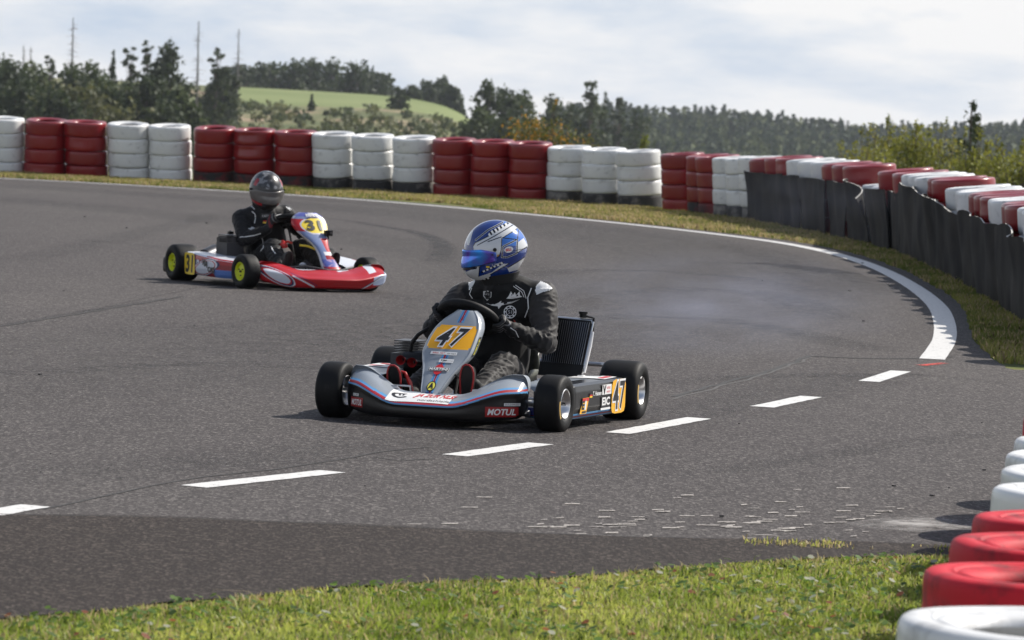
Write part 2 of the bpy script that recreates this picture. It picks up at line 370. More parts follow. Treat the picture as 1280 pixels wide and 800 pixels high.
gn = smooth_path(GN, .12, .05, 3); ge = smooth_path(GE, .25, .05, 5)
poly = [p for p in gn] + [Vector((14, 26, 0))] + [p for p in ge]
sheet('race_track', poly, .004, M['asphalt'])
# coarse dark shoulder between track surface and infield grass
SE = [(-34, -4), (-9, 8), (-4, 12.6), (-2.4, 14.0), (-1.72, 14.62), (-1.5, 14.75), (-1.18, 14.84), (-.91, 14.85), (-.36, 14.87), (.03, 14.83), (.45, 14.85), (.85, 14.95), (1.2, 15.02), (1.55, 15.05), (2.4, 15.15), (4, 15.4), (9, 15.75), (14, 15.7)]
se = smooth_path(SE, .06, .018, 8)
sheet('track_shoulder', [p for p in gn] + se[::-1], .0078, M['asphalt_new'])

def ribbon(name, pts, w, z, m_, endcut=None, prof=None, kind='structure', w_fn=None, across=1):
    """flat ribbon on the ground; prof(s) gives strength along it"""
    pts = [Vector((p[0], p[1], 0)) for p in pts]; k = len(pts); V_ = []; F_ = []; C_ = []
    offs = np.linspace(-1, 1, across + 1)
    for i, p in enumerate(pts):
        t = (pts[min(i + 1, k - 1)] - pts[max(i - 1, 0)]).normalized(); nn = Vector((-t.y, t.x, 0)); ww = (w_fn(i / (k - 1)) if w_fn else w) / 2
        for o_ in offs: V_.append(p + nn * ww * o_ + Vector((0, 0, z)))
    a1 = across + 1
    for i in range(k - 1):
        for j in range(across):
            F_.append((i * a1 + j, i * a1 + j + 1, (i + 1) * a1 + j + 1, (i + 1) * a1 + j))
            s_ = (i + .5) / (k - 1); cc = 1 - abs((offs[j] + offs[j + 1]) / 2)
            q_ = (prof(s_) if prof else 1) * (min(1, cc * 1.8) if across > 1 else 1); C_.append((q_, q_, q_))
    o = np_mesh(name, [tuple(p) for p in V_], F_, m_, C=C_)
    return tag(o, kind=kind)
ribbon('edge_line', smooth_path(LINE, .25), .20, .0066, M['marking'], w_fn=lambda s: .16 * (1 + .05 * noise.noise(Vector((s * 150, 0, 0)))))
dash = [(-60, 650, 58, 634), (228, 610, 430, 591), (555, 571, 690, 556), (758, 543, 888, 524), (938, 510, 1028, 497), (1072, 478, 1140, 465)]
MBd = MB()
for (a, b, c_, d_) in dash:
    p = at(a + 14, b, .0); q_ = at(c_ - 14, d_, .0); t = (q_ - p).normalized(); nn = Vector((-t.y, t.x, 0)) * .06
    pts = []
    K_ = 14
    for i in range(K_ + 1): pts.append(p.lerp(q_, i / K_) - nn * (1 + noise.noise(p * 5 + Vector((i, 0, 0))) * .12))
    for i in range(K_, -1, -1): pts.append(p.lerp(q_, i / K_) + nn * (1 + noise.noise(p * 5 + Vector((i, 7, 0))) * .12))
    b0 = len(MBd.v)
    vs = [v_ + Vector((0, 0, .0064)) for v_ in pts]
    n2 = len(vs)
    MBd.add(vs, [(i, i + 1, n2 - 2 - i, n2 - 1 - i) for i in range(K_)])
tag(MBd.build('lane_dashes', M['marking'], smooth=False), kind='structure')
sk = smooth_path([at(u, v)[:2] for u, v in [(396, 272), (440, 277), (480, 284), (515, 290), (540, 298), (553, 308), (551, 319), (540, 332)]], .4)
ribbon('skid_mark', sk, .28, .0047, M['skid'], prof=lambda s: math.sin(math.pi * min(1, s * 1.05)) ** .7 * .95, across=6)
for k_, (pts, w_, st) in enumerate([
        ([(0, 408), (60, 398), (130, 386), (230, 372)], .10, .5), ([(130, 385), (170, 376), (290, 352)], .05, .35),
        ([(700, 400), (800, 396), (900, 400), (1000, 418), (1100, 440)], .5, .45), ([(780, 370), (880, 362), (980, 372), (1040, 400)], .6, .4),
        ([(640, 345), (760, 338), (900, 345), (1010, 365)], .5, .35), ([(860, 330), (960, 330), (1060, 345), (1120, 370)], .5, .35),
        ([(100, 300), (260, 318), (500, 375)], .4, .25), ([(0, 470), (250, 455), (400, 462)], .3, .25), ([(820, 480), (980, 470), (1150, 470), (1260, 480)], .35, .3),
        ([(0, 330), (140, 300), (300, 262)], .5, .25), ([(700, 600), (900, 590), (1100, 560), (1270, 540)], .25, .25)]):
    ribbon('skid_mark', smooth_path([at(u, v)[:2] for u, v in pts], .5), w_, .0048 + k_ * .00007, M['skid'], prof=lambda s, st=st: st * math.sin(math.pi * s) ** .5, across=6)
for pts, w_, st in [([(-12, 61.5), (-6, 59.5), (-2, 55.5), (.6, 50), (1.9, 43), (1.7, 36), (.6, 29), (-1.2, 23.5), (-4, 18.5)], 2.6, .34), ([(-12, 57), (-7, 54), (-3, 48), (-.6, 41), (0, 34), (-1.2, 27.5), (-3.6, 22)], 1.8, .26), ([(-12, 64.2), (-6, 62.2), (-2.2, 59), (.4, 54), (2.3, 48), (2.8, 42), (2.6, 36), (1.9, 30.5)], 1.1, .30), ([(2.4, 26), (1.0, 21.5), (-.6, 18), (-2.2, 15.6)], .8, .22)]:
    ribbon('skid_mark', smooth_path(pts, .5), w_, .0044, M['skid'], prof=lambda s, st=st: st * min(1, 6 * s, 6 * (1 - s)), across=10)
# cracks / tar seams
M['seam'] = mat('tar_seam', (.03, .028, .027), .8); M['seam2'] = mat('pale_seam', (.085, .08, .077), .9)
def crack(pts, w_, mt, z, jit=.05):
    ribbon('tar_seam', smooth_path([at(u, v)[:2] for u, v in pts], .10, jit * .35, w_ * 100), w_, z, mt)
crack([(-20, 646), (20, 641), (60, 637), (120, 624), (200, 607), (260, 597), (330, 590), (400, 580), (480, 566), (540, 560)], .014, M['seam'], .0058, .04)
crack([(466, 573), (495, 577), (540, 575)], .012, M['seam'], .0059, .05)
crack([(0, 645), (80, 647), (200, 649), (300, 653), (500, 661), (640, 668), (900, 676)], .012, M['seam'], .0082, .03)
crack([(840, 497), (900, 481), (960, 465), (1012, 446)], .03, M['seam'], .0060, .08)
crack([(842, 500), (902, 484), (962, 467), (1014, 448)], .02, M['seam2'], .0061, .08)
crack([(1012, 446), (1080, 449), (1140, 449), (1190, 447)], .045, M['seam'], .0062, .05)
crack([(0, 409), (70, 398), (160, 383), (230, 371)], .02, M['seam'], .0063, .06)
# short pale scrape marks
sb = MB()
for i in range(120):
    u = rnd.gauss(890, 150) if i % 4 else rnd.uniform(560, 1120)
    v = 640 + rnd.gauss(18, 16) + (u - 890) * -.02
    if v > 676 or v < 585 or u > 1150: continue
    p = at(u, v); ln = rnd.uniform(.010, .034); wd = rnd.uniform(.022, .055)
    M2 = Matrix.Rotation(rnd.uniform(-.15, .05), 3, 'Z')
    cs = [M2 @ Vector((sx * ln, sy * wd * .5 + sx * .01, 0)) + p + Vector((0, 0, .0068)) for sx, sy in ((-1, -1), (1, -.6), (1, 1), (-.8, .7))]
    sb.add(cs, [(0, 1, 2, 3)])
M['scuff'] = mat('pale_scuff', (.50, .46, .42), .8, noise=(60, (.12, .11, .1), .9))
tag(sb.build('scrape_marks', M['scuff'], smooth=False), kind='structure')
ribbon('dust_smear', smooth_path([at(u, v)[:2] for u, v in [(1118, 665), (1150, 659), (1190, 655), (1240, 655), (1290, 660)]], .05), .45, .0070, M['chalk'], prof=lambda s: .9 * (1 - abs(2 * s - .8)) if abs(2 * s - .8) < 1 else 0, across=6)
M['redmark'] = soft_mark('red_spray', (.7, .06, .04), 1.5)
ribbon('red_spray_mark', smooth_path([at(u, v)[:2] for u, v in [(1150, 458), (1162, 457), (1180, 455)]], .05), .08, .0072, M['redmark'], prof=lambda s: 1 - s * .6, across=4)
# rubber crumbs
cbm = MB()
for i in range(60):
    if i < 14: u, v = [(50, 470), (106, 272), (158, 286), (258, 280), (427, 313), (953, 352), (1079, 403), (1078, 330), (1062, 365), (760, 530), (902, 648), (1230, 590), (1165, 622), (1117, 610)][i]; sc = .9
    else: u, v = rnd.uniform(0, 1280), rnd.uniform(240, 690); sc = rnd.uniform(.2, .5)
    p = at(u, v); 
    if p.y > 50: continue
    a = sc * .008 * (1 + p.y / 30)
    Mr = Matrix.Rotation(rnd.uniform(0, 6), 3, 'Z')
    cbm.box(p + Vector((0, 0, .006 + a * .3)), (a * rnd.uniform(.8, 1.8), a, a * .45), M=Mr)
tag(cbm.build('rubber_crumbs', M['chip'], smooth=False), 'small dark crumbs of tyre rubber scattered over the asphalt', 'rubber crumbs', kind='stuff')

# ------------------------------------------------------------------ tyre barriers
TR, TH = .318, .224
def tyre_mesh(name, mats, dent=0, seed=0, squash=0, dirty=False):
    prof = [(-.092, .185), (-.100, .200), (-.108, .228), (-.104, .234), (-.110, .242), (-.106, .250), (-.1115, .260), (-.1115, .284), (-.109, .299), (-.103, .309), (-.093, .3145), (-.075, .317), (-.03, .318), (.03, .318), (.075, .317), (.093, .3145), (.103, .309), (.109, .299), (.1115, .284), (.1115, .260), (.106, .250), (.110, .242), (.104, .234), (.108, .228), (.100, .200), (.092, .185), (.078, .180), (.06, .196), (.04, .262), (-.04, .262), (-.06, .196), (-.078, .180)]
    mb = MB(); Mz = Matrix.Rotation(R(-90), 3, 'Y'); mb.lathe(prof, 44, M=Mz)
    vs = []
    for p in mb.v:
        v = Vector(p); a = math.atan2(v.y, v.x); r = math.hypot(v.x, v.y)
        w = noise.noise(Vector((math.cos(a) * 1.3, math.sin(a) * 1.3, seed))) * .012
        if dent and v.z > -.02:
            for da, dd in ((R(-95) + seed, dent), (R(-40) + seed * .7, dent * .5)):
                d_ = (a - da + math.pi) % (2 * math.pi) - math.pi
                w -= dd * math.exp(-(d_ / .45) ** 2) * math.exp(-((v.z - .04) / .07) ** 2)
        k = (r + w * (1 if r > .2 else .4)) / r
        v = Vector((v.x * k, v.y * k, v.z + noise.noise(Vector((v.x * 3, v.y * 3, seed + 5))) * .006))
        vs.append(v)
    mb.v = vs
    o = mb.build(name, mats, smooth=True, sharp=60)
    me = o.data; bpy.data.objects.remove(o); return me
TM = {'white': [tyre_mesh('white_tyre', M['whitetyre'], 0, 1), tyre_mesh('white_tyre', M['whitetyre'], .012, 2), tyre_mesh('white_tyre', M['whitetyre'], .045, 3.2)],
      'red': [tyre_mesh('red_tyre', M['redtyre'], 0, 4), tyre_mesh('red_tyre', M['redtyre'], .012, 5), tyre_mesh('red_tyre', M['redtyre'], .035, 6.1)],
      'nearred': [tyre_mesh('red_tyre', M['nearred'], 0, 4), tyre_mesh('red_tyre', M['nearred'], .014, 5)],
      'dirty': [tyre_mesh('grimy_tyre', M['dirtytyre'], .01, 7)], 'dirtyred': [tyre_mesh('grimy_red_tyre', M['dirtyred'], .01, 8)]}
ORD = ['first', 'second', 'third', 'fourth', 'fifth', 'sixth', 'seventh', 'eighth', 'ninth', 'tenth', 'eleventh', 'twelfth', 'thirteenth', 'fourteenth', 'fifteenth', 'sixteenth', 'seventeenth', 'eighteenth', 'nineteenth', 'twentieth']
ORD += ['twenty-' + w for w in ORD[:9]] + ['thirtieth'] + ['thirty-' + w for w in ORD[:9]] + ['fortieth'] + ['forty-' + w for w in ORD[:9]] + ['fiftieth'] + ['fifty-' + w for w in ORD[:9]] + ['sixtieth'] + ['sixty-' + w for w in ORD[:9]] + ['seventieth']
LV = {4: ['bottom', 'third from top', 'second from top', 'topmost'], 3: ['bottom', 'middle', 'topmost'], 2: ['lower', 'upper']}
def put_tyre(kind, x, y, z, var, label, group, tilt=0):
    me = rnd.choice(TM[kind]) if var is None else TM[kind][var % len(TM[kind])]
    nm = {'nearred': 'red_tyre', 'white': 'white_tyre', 'red': 'red_tyre', 'dirty': 'white_tyre', 'dirtyred': 'red_tyre'}[kind]
    o = bpy.data.objects.new(nm, me); col.objects.link(o); o.location = (x, y, z)
    o.rotation_euler = (rnd.uniform(-.012, .012) + tilt, rnd.uniform(-.012, .012), rnd.uniform(0, 6.28) if me.name.find('dent') < 0 and var != 2 else 0)
    s_ = rnd.uniform(.985, 1.01); o.scale = (s_, s_, 1)
    tag(o, label, 'tyre', group); return o
PATH = [(-9.5, 67.9), (-8, 67.8), (-5.6, 67.5), (-3, 66.6), (-.56, 65.2), (.7, 64.5), (1.9, 63.2), (2.6, 61.7), (3.05, 60), (3.45, 58.4), (3.9, 55.3), (4.22, 52.2), (4.4, 50.3), (4.52, 48), (4.55, 45), (4.46, 40), (4.3, 35), (4.15, 32), (4.05, 29), (3.95, 26.6)]
Pn = np.array(PATH); sg = np.linalg.norm(np.diff(Pn, axis=0), axis=1); cs_ = np.r_[0, np.cumsum(sg)]
def on_path(t, off=0.0):
    t = float(t); x = np.interp(t, cs_, Pn[:, 0]); y = np.interp(t, cs_, Pn[:, 1])
    x2 = np.interp(t + .6, cs_, Pn[:, 0]); y2 = np.interp(t + .6, cs_, Pn[:, 1]); x1 = np.interp(t - .6, cs_, Pn[:, 0]); y1 = np.interp(t - .6, cs_, Pn[:, 1])
    d = Vector((x2 - x1, y2 - y1, 0)).normalized(); n_ = Vector((d.y, -d.x, 0))   # towards the track
    return Vector((x, y, 0)) + n_ * off
ts_m = [1.42, 2.09, 2.76, 3.45, 4.12, 4.86, 5.54, 6.22, 6.89, 7.61, 8.32, 9.05, 9.69, 10.35, 11.01, 11.78, 12.55, 13.9, 14.85, 15.4, 16.1, 16.75, 17.42, 18.1, 18.95, 19.67, 20.39, 21.29, 22.04, 23.0, 23.75, 24.6, 25.75, 26.43, 27.42, 28.8, 29.6, 30.35, 31.3, 32.05, 33.0, 34.9, 35.8, 36.7, 37.5, 38.25, 39.08, 39.79, 40.5, 41.41, 42.31]
cl_m = 'WRRWWRRRWWWRRRWWW' + 'RRRWWWRRRWWWRRRwwRRWWWRRWWWRRRWWRR'
ts_m = [.02 - .68 * 0, *ts_m] if False else ts_m
t_ = ts_m[-1]; seqx = 'WWRRRWWWRRRWW'; k_ = 0
while t_ + .68 < cs_[-1]:
    t_ += .68; ts_m.append(t_); cl_m += seqx[k_ % len(seqx)]; k_ += 1
ts_m = [.72] + ts_m; cl_m = 'W' + cl_m
hgt = {}
for i, (t, c) in enumerate(zip(ts_m, cl_m)):
    p = on_path(t); n = 3 if c == 'w' else 4; kind = 'white' if c in 'Ww' else 'red'
    squ = 1.0
    if 15 <= i <= 22: squ = .965
    if 42 <= i: squ = .955
    if c == 'w': squ = 1.04
    sink = .0; z0 = TH * squ / 2 - (.035 if i < 25 else .0)
    lean = Vector((rnd.uniform(-.012, .012), rnd.uniform(-.012, .012), 0))
    out_ = .10 if i == 38 - 3 else 0
    for L_ in range(n):
        kd = kind
        if L_ == 0:
            if kind == 'white': kd = 'dirty' if i in (9, 10, 11, 15, 16, 17, 21, 22, 23) else 'white'
            else: kd = 'dirtyred' if i in (6, 7, 8, 19, 20) else 'red'
        var = None
        if L_ == n - 1 and kind == 'white': var = 2 if i in (10, 21, 22, 23) else rnd.choice([0, 1])
        elif L_ >= n - 2 and kind == 'red': var = 2 if i in (7,) else rnd.choice([0, 1])
        else: var = rnd.choice([0, 1])
        colr = {'white': 'white', 'red': 'red', 'dirty': 'grimy blackened', 'dirtyred': 'red and black grimy'}[kd]
        tw = (on_path(t, 1.0) - p).normalized(); tang = R(rnd.uniform(4.4, 5.8)) if L_ == 0 else tang; hz = z0 + L_ * TH * squ; pp = p + tw * (math.sin(tang) * hz + rnd.uniform(-.008, .008)) + lean * L_
        o = put_tyre(kd, pp.x, pp.y, math.cos(tang) * hz + .018, var,
                 '%s tyre, %s in the %s stack from left, far barrier' % (colr, LV[n][L_], ORD[i]), 'painted tyres of the far barrier',
                 tilt=0)
        o.scale = (1.045, 1.045, squ) if i < 18 else (1, 1, squ)
        q0 = Matrix.Rotation(tang + (R(1.2) if L_ == n - 1 else 0), 3, Vector((0, 0, 1)).cross(tw)) @ o.rotation_euler.to_matrix()
        o.rotation_euler = q0.to_euler()
    hgt[i] = z0 + (n - .5) * TH * squ

# foreground row, two tyres high
fgx = [.60, 1.1205, 1.29, 1.42, 1.545, 1.672, 1.765, 1.845, 1.905]
def fg(u_left, top_s, kind): pass
FG = [(.74, 7.4, 'red'), (.92, 8.2, 'white'), (1.122, 9.0, 'white'), (1.267, 9.98, 'red'), (1.401, 10.72, 'red'), (1.538, 11.44, 'red'), (1.685, 12.33, 'white'), (1.774, 13.0, 'white'), (1.870, 13.65, 'white'), (1.977, 14.3, 'white'), (2.07, 14.95, 'red'), (2.16, 15.6, 'red'), (2.28, 16.25, 'red'), (2.44, 16.9, 'white')]
for i, (x, y, kind) in enumerate(FG):
    for L_ in range(2):
        put_tyre('nearred' if kind == 'red' else kind, x + .022 + rnd.uniform(-.008, .008) * L_, y, TH / 2 + L_ * TH, (0 if i in (2,) else 1) if L_ else 0, '%s tyre, %s one of the %s pair from the camera, near row' % (kind, LV[2][L_], ORD[i]), 'painted tyres of the near row')

# rubber belting in front of the far barrier
def mat_panel(name, label, t0, t1, h_fn, base_off=.37, top_off=.42, wav=.02, seed=0, step=.045, m_=None, bend=None):
    nx = max(6, int((t1 - t0) / step)); nz = 14; V_ = []; F_ = []
    th = .012
    for i in range(nx + 1):
        t = t0 + (t1 - t0) * i / nx; h = h_fn(i / nx)
        for j in range(nz + 1):
            zf = j / nz
            off = base_off + (top_off - base_off) * zf + math.sin(t * 4.2 + seed) * wav * (.4 + .6 * zf) + noise.noise(Vector((t * 1.3, zf * 1.1, seed))) * .06 + noise.noise(Vector((t * 3.1, zf * 1.6, seed))) * .016
            if bend: off += bend(i / nx, zf)
            for s_ in (0, 1):
                p = on_path(t, off + s_ * th); V_.append((p.x, p.y, max(.003, zf * h)))
    w = (nz + 1) * 2
    def id_(i, j, s_): return i * w + j * 2 + s_
    for i in range(nx):
        for j in range(nz):
            F_ += [(id_(i, j, 1), id_(i + 1, j, 1), id_(i + 1, j + 1, 1), id_(i, j + 1, 1)), (id_(i, j, 0), id_(i, j + 1, 0), id_(i + 1, j + 1, 0), id_(i + 1, j, 0))]
    ntop = len(F_)
    for i in range(nx): F_.append((id_(i, nz, 1), id_(i + 1, nz, 1), id_(i + 1, nz, 0), id_(i, nz, 0)))
    for j in range(nz): F_ += [(id_(0, j, 0), id_(0, j, 1), id_(0, j + 1, 1), id_(0, j + 1, 0)), (id_(nx, j, 1), id_(nx, j, 0), id_(nx, j + 1, 0), id_(nx, j + 1, 1))]
    me = bpy.data.meshes.new(name); me.from_pydata(V_, [], F_); o = link(name, me, [m_ or M['oldrubber'], M['fray']])
    me.polygons.foreach_set('use_smooth', [True] * len(F_)); me.set_sharp_from_angle(angle=R(40))
    for k in range(ntop, ntop + nx):
        if noise.noise(Vector((k * .3, seed, 0))) > -.15: me.polygons[k].material_index = 1
    return tag(o, label, 'rubber mat', 'rubber mats hung over the far barrier')
def t_at(u):     # path position whose mat face shows at picture column u
    best = None
    for k in range(900):
        t = 12 + k * .042
        p = on_path(t, .35); q_ = np.array([p.x, p.y, .4 - CAMZ]); uu = 640 + F * (q_ @ _right) / (q_ @ _f)
        if best is None or abs(uu - u) < best[0]: best = (abs(uu - u), t)
    return best[1]
pan = [(938, 958, .69, 'leftmost dark rubber mat, below three red tyres beside the last bare white stack'), (958, 982, .69, 'dark rubber mat with a pale torn right edge, second from the left'), (983, 1005, .69, 'dark rubber mat, third from the left, below red and white tyres'), (1006, 1038, .68, 'wide dark rubber mat under three white tyres'), (1039, 1063, .68, 'dark rubber mat under three red tyres, left of the crumpled one')]
for k, (u0, u1, h, lb) in enumerate(pan):
    mat_panel('rubber_mat', lb, t_at(u0), t_at(u1), lambda s, h=h, k=k: h - .015 * math.sin(s * 3 + k), seed=k * 3.1, wav=.012)
mat_panel('rubber_mat', 'crumpled rubber mat sagging outwards with a folded top corner', t_at(1064), t_at(1091), lambda s: .74 - .20 * s * s, seed=20, wav=.03, bend=lambda s, z: .10 * s * z * z + .05 * math.sin(s * 7) * z)
mat_panel('rubber_mat', 'single greyish rubber mat flap hanging in front of two low white stacks', t_at(1092), t_at(1117), lambda s: .66 + .03 * s, seed=31, wav=.008, bend=lambda s, z: .06 * z, m_=M['oldrubber'])
mat_panel('rubber_mat', 'long wavy rubber mat with a frayed pale top edge at the right', t_at(1130), cs_[-1] - .3, lambda s: .76 - .10 * min(1, max(0, (s - .16) * 9)) + .03 * math.sin(s * 31) + .02 * math.sin(s * 77), seed=44, wav=.03, top_off=.44)

mat_panel('rubber_mat', 'black sheet added for the dark gap below a single bright red tyre', t_at(1110), t_at(1134), lambda s: .67, seed=52, wav=.004, base_off=.335, top_off=.385)  # black sheet added to stand for the dark gap between the mats
# ------------------------------------------------------------------ grass
def inpoly(px, py, pts):
    x = np.asarray(px); y = np.asarray(py); ins = np.zeros(x.shape, bool); n_ = len(pts); j = n_ - 1
    for i in range(n_):
        xi, yi = pts[i][0], pts[i][1]; xj, yj = pts[j][0], pts[j][1]
        c_ = ((yi > y) != (yj > y)) & (x < (xj - xi) * (y - yi) / (yj - yi + 1e-12) + xi)
        ins ^= c_; j = i
    return ins
def vnoise(x, y, s, seed=0):
    return np.array([noise.noise(Vector((a * s, b * s, seed))) for a, b in zip(x, y)])
def blades(name, x, y, h, w, cols_, lean=.55, z0=0.0, label=None, zfn=None):
    n_ = len(x); a = rng.uniform(0, 2 * np.pi, n_); la = rng.uniform(0, 2 * np.pi, n_); ln = np.abs(rng.normal(0, lean, n_)) * h
    dx, dy = np.cos(a) * w / 2, np.sin(a) * w / 2; lx, ly = np.cos(la) * ln, np.sin(la) * ln
    z = np.full(n_, z0) if zfn is None else zfn(x, y)
    V_ = np.zeros((n_, 5, 3))
    V_[:, 0] = np.stack([x - dx, y - dy, z], -1); V_[:, 1] = np.stack([x + dx, y + dy, z], -1)
    V_[:, 2] = np.stack([x + dx * .8 + lx * .35, y + dy * .8 + ly * .35, z + h * .6], -1); V_[:, 3] = np.stack([x - dx * .8 + lx * .35, y - dy * .8 + ly * .35, z + h * .6], -1)
    V_[:, 4] = np.stack([x + lx, y + ly, z + h * (1 - .25 * np.minimum(1, ln / h))], -1)
    b = np.arange(n_)[:, None] * 5
    tri = np.concatenate([b + [0, 1, 2], b + [0, 2, 3], b + [3, 2, 4]], 1).reshape(-1, 3)
    return tag(np_mesh(name, V_.reshape(-1, 3), tri, M['grassblade'], C=np.repeat(cols_, 3, 0)), label, 'grass', kind='stuff')
gnp = [(p.x, p.y) for p in gn]
N_ = 330000
y = 9.6 + (16.2 - 9.6) * rng.random(N_) ** .8; x = rng.uniform(-3.6, 3.4, N_)
edge = np.interp(x, [p[0] for p in gnp], [p[1] for p in gnp])
ed = edge - y                                     # distance inside the lawn
keep = ed + vnoise(x * 1.0, y, 9, 4) * .06 > -.01
keep &= (rng.random(N_) < np.clip((ed + .08) / .14, .12, 1))
x, y, ed = x[keep], y[keep], ed[keep]
pn = vnoise(x, y, 2.2, 1); pn2 = vnoise(x, y, 9, 2)
cA = np.array([.21, .29, .034]); cB = np.array([.50, .53, .12]); cC = np.array([.50, .40, .20]); cD = np.array([.05, .085, .018])
t1 = np.clip(.5 + pn * .9 + rng.normal(0, .22, len(x)), 0, 1)[:, None]
cc = cA * (1 - t1) + cB * t1
rr = rng.random(len(x)); dry = rr < (.13 + .34 * np.clip(1 - ed / .35, 0, 1) + .10 * (pn2 > .15)); cc[dry] = cC * rng.uniform(.6, 1.15, (dry.sum(), 1))
dk = (rr > .93); cc[dk] = cD
h = rng.uniform(.012, .032, len(x)) * (1 + .8 * np.clip(pn2, -.4, .8)) * np.clip(.5 + ed / .25, .5, 1)
lng = rng.random(len(x)) < .012; h[lng] *= 1.8
blades('infield_grass', x, y, h, rng.uniform(.003, .0068, len(x)), cc, lean=1.0, label='short green lawn with dry straws along the near track edge')
# clover and fallen leaves in the lawn
n_ = 9000; x = rng.uniform(-3, 2.6, n_); y = rng.uniform(10.5, 15, n_); edge = np.interp(x, [p[0] for p in gnp], [p[1] for p in gnp]); k = (edge - y > .03) & (vnoise(x, y, 1.6, 8) > -.12); x, y = x[k], y[k]; n_ = len(x)
s_ = rng.uniform(.006, .014, n_); a = rng.uniform(0, 6.28, n_); z = rng.uniform(.012, .034, n_); tl = rng.uniform(-.5, .5, (n_, 2))
V_ = np.zeros((n_, 6, 3))
for q_ in range(6):
    aa = a + q_ * np.pi / 3; V_[:, q_] = np.stack([x + np.cos(aa) * s_, y + np.sin(aa) * s_, z + (np.cos(aa) * tl[:, 0] + np.sin(aa) * tl[:, 1]) * s_], -1)
ccl = np.where(rng.random((n_, 1)) < .86, np.array([[.09, .15, .03]]) * rng.uniform(.7, 1.7, (n_, 1)), np.where(rng.random((n_, 1)) < .6, np.array([[.5, .5, .4]]), np.array([[.28, .10, .05]])))
tag(np_mesh('clover', V_.reshape(-1, 3), np.arange(n_ * 6).reshape(-1, 6), M['grassblade'], C=ccl), 'small clover leaves and fallen leaf bits scattered through the near lawn', 'clover', kind='stuff')
# tufts on the shoulder
n_ = 900; pc = [at(815 / 1, 676), at(985, 684), at(1040, 683)]
xs, ys2 = [], []
for (u, v, sp, cn) in [(945, 681, .03, 40), (1000, 684, .09, 130), (1040, 683, .03, 60), (1200, 690, .06, 60)]:
    p = at(u, v); xs.append(rng.normal(p.x, sp, cn)); ys2.append(rng.normal(p.y, .05, cn))
x = np.concatenate(xs); y = np.concatenate(ys2)
cc = np.where(rng.random((len(x), 1)) < .5, cC[None], cB[None]) * rng.uniform(.7, 1.2, (len(x), 1))
blades('grass_tuft', x, y, rng.uniform(.008, .020, len(x)), np.full(len(x), .005), cc, z0=.008, label='dry straw tufts growing through the shoulder near the tyre shadows')
# verge in front of the far barrier
gep = [(p.x, p.y) for p in ge]
N_ = 420000
t = cs_[-1] * rng.random(N_) ** 1.0; off = rng.uniform(-.9, 3.6, N_)
px_ = np.interp(t, cs_, Pn[:, 0]); py_ = np.interp(t, cs_, Pn[:, 1]); dxx = np.interp(t + .5, cs_, Pn[:, 0]) - np.interp(t - .5, cs_, Pn[:, 0]); dyy = np.interp(t + .5, cs_, Pn[:, 1]) - np.interp(t - .5, cs_, Pn[:, 1]); ll = np.hypot(dxx, dyy)
x = px_ + dyy / ll * off; y = py_ - dxx / ll * off
polyt = [(p.x, p.y) for p in poly]
inside = inpoly(x, y, polyt)
x, y, t, off = x[~inside], y[~inside], t[~inside], off[~inside]
dens = (rng.random(len(x)) < np.where(off < .25, .5, .85)); x, y, t, off = x[dens], y[dens], t[dens], off[dens]
pn = vnoise(x, y, 1.1, 6); pn3 = vnoise(x, y, .35, 16)
t1 = np.clip(.35 + pn * 1.1 + pn3 * .8 + rng.normal(0, .2, len(x)), 0, 1)[:, None]; cc = np.array([.14, .17, .03]) * (1 - t1) + np.array([.36, .34, .09]) * t1
dr = np.clip(np.interp(t, [0, 25, 34, 50], [.33, .45, .22, .30]) + pn * .5, .05, .9); dry = rng.random(len(x)) < dr; cc[dry] = np.array([.50, .38, .20]) * rng.uniform(.6, 1.2, (dry.sum(), 1))
red = rng.random(len(x)) < .03; cc[red] = [.09, .05, .03]
blades('verge_grass', x, y, rng.uniform(.02, .065, len(x)) * (1 + .6 * np.clip(pn, -.5, 1)), rng.uniform(.008, .018, len(x)), cc, lean=.6, label='patchy green and dry grass strip between white line and tyre barrier')

# ------------------------------------------------------------------ vegetation
def leaf_quads(centers, size, aspect=.6, updown=.5):
    n_ = len(centers); a = rng.normal(size=(n_, 3)); a /= np.linalg.norm(a, axis=1)[:, None]; b = rng.normal(size=(n_, 3)); b -= (b * a).sum(1)[:, None] * a; b /= np.linalg.norm(b, axis=1)[:, None]
    s = np.asarray(size).reshape(-1, 1) * np.ones((n_, 1)); a = a * s; b = b * s * aspect
    V_ = np.stack([centers - a, centers + b * .9, centers + a, centers - b], 1)
    return V_.reshape(-1, 3), np.arange(n_ * 4).reshape(-1, 4)
def blob_points(n_, lobes):
    """lobes: list of (cx,cy,cz,rx,ry,rz); points concentrated near lobe surfaces"""
    L_ = np.array(lobes); w = (L_[:, 3] * L_[:, 5]); w = w / w.sum(); k = rng.choice(len(L_), n_, p=w)
    d = rng.normal(size=(n_, 3)); d /= np.linalg.norm(d, axis=1)[:, None]; r = rng.random(n_) ** .5 * (1 + np.abs(rng.normal(0, .16, n_)))
    return L_[k, :3] + d * r[:, None] * L_[k, 3:6] * (1 + rng.normal(0, .06, n_))[:, None], k
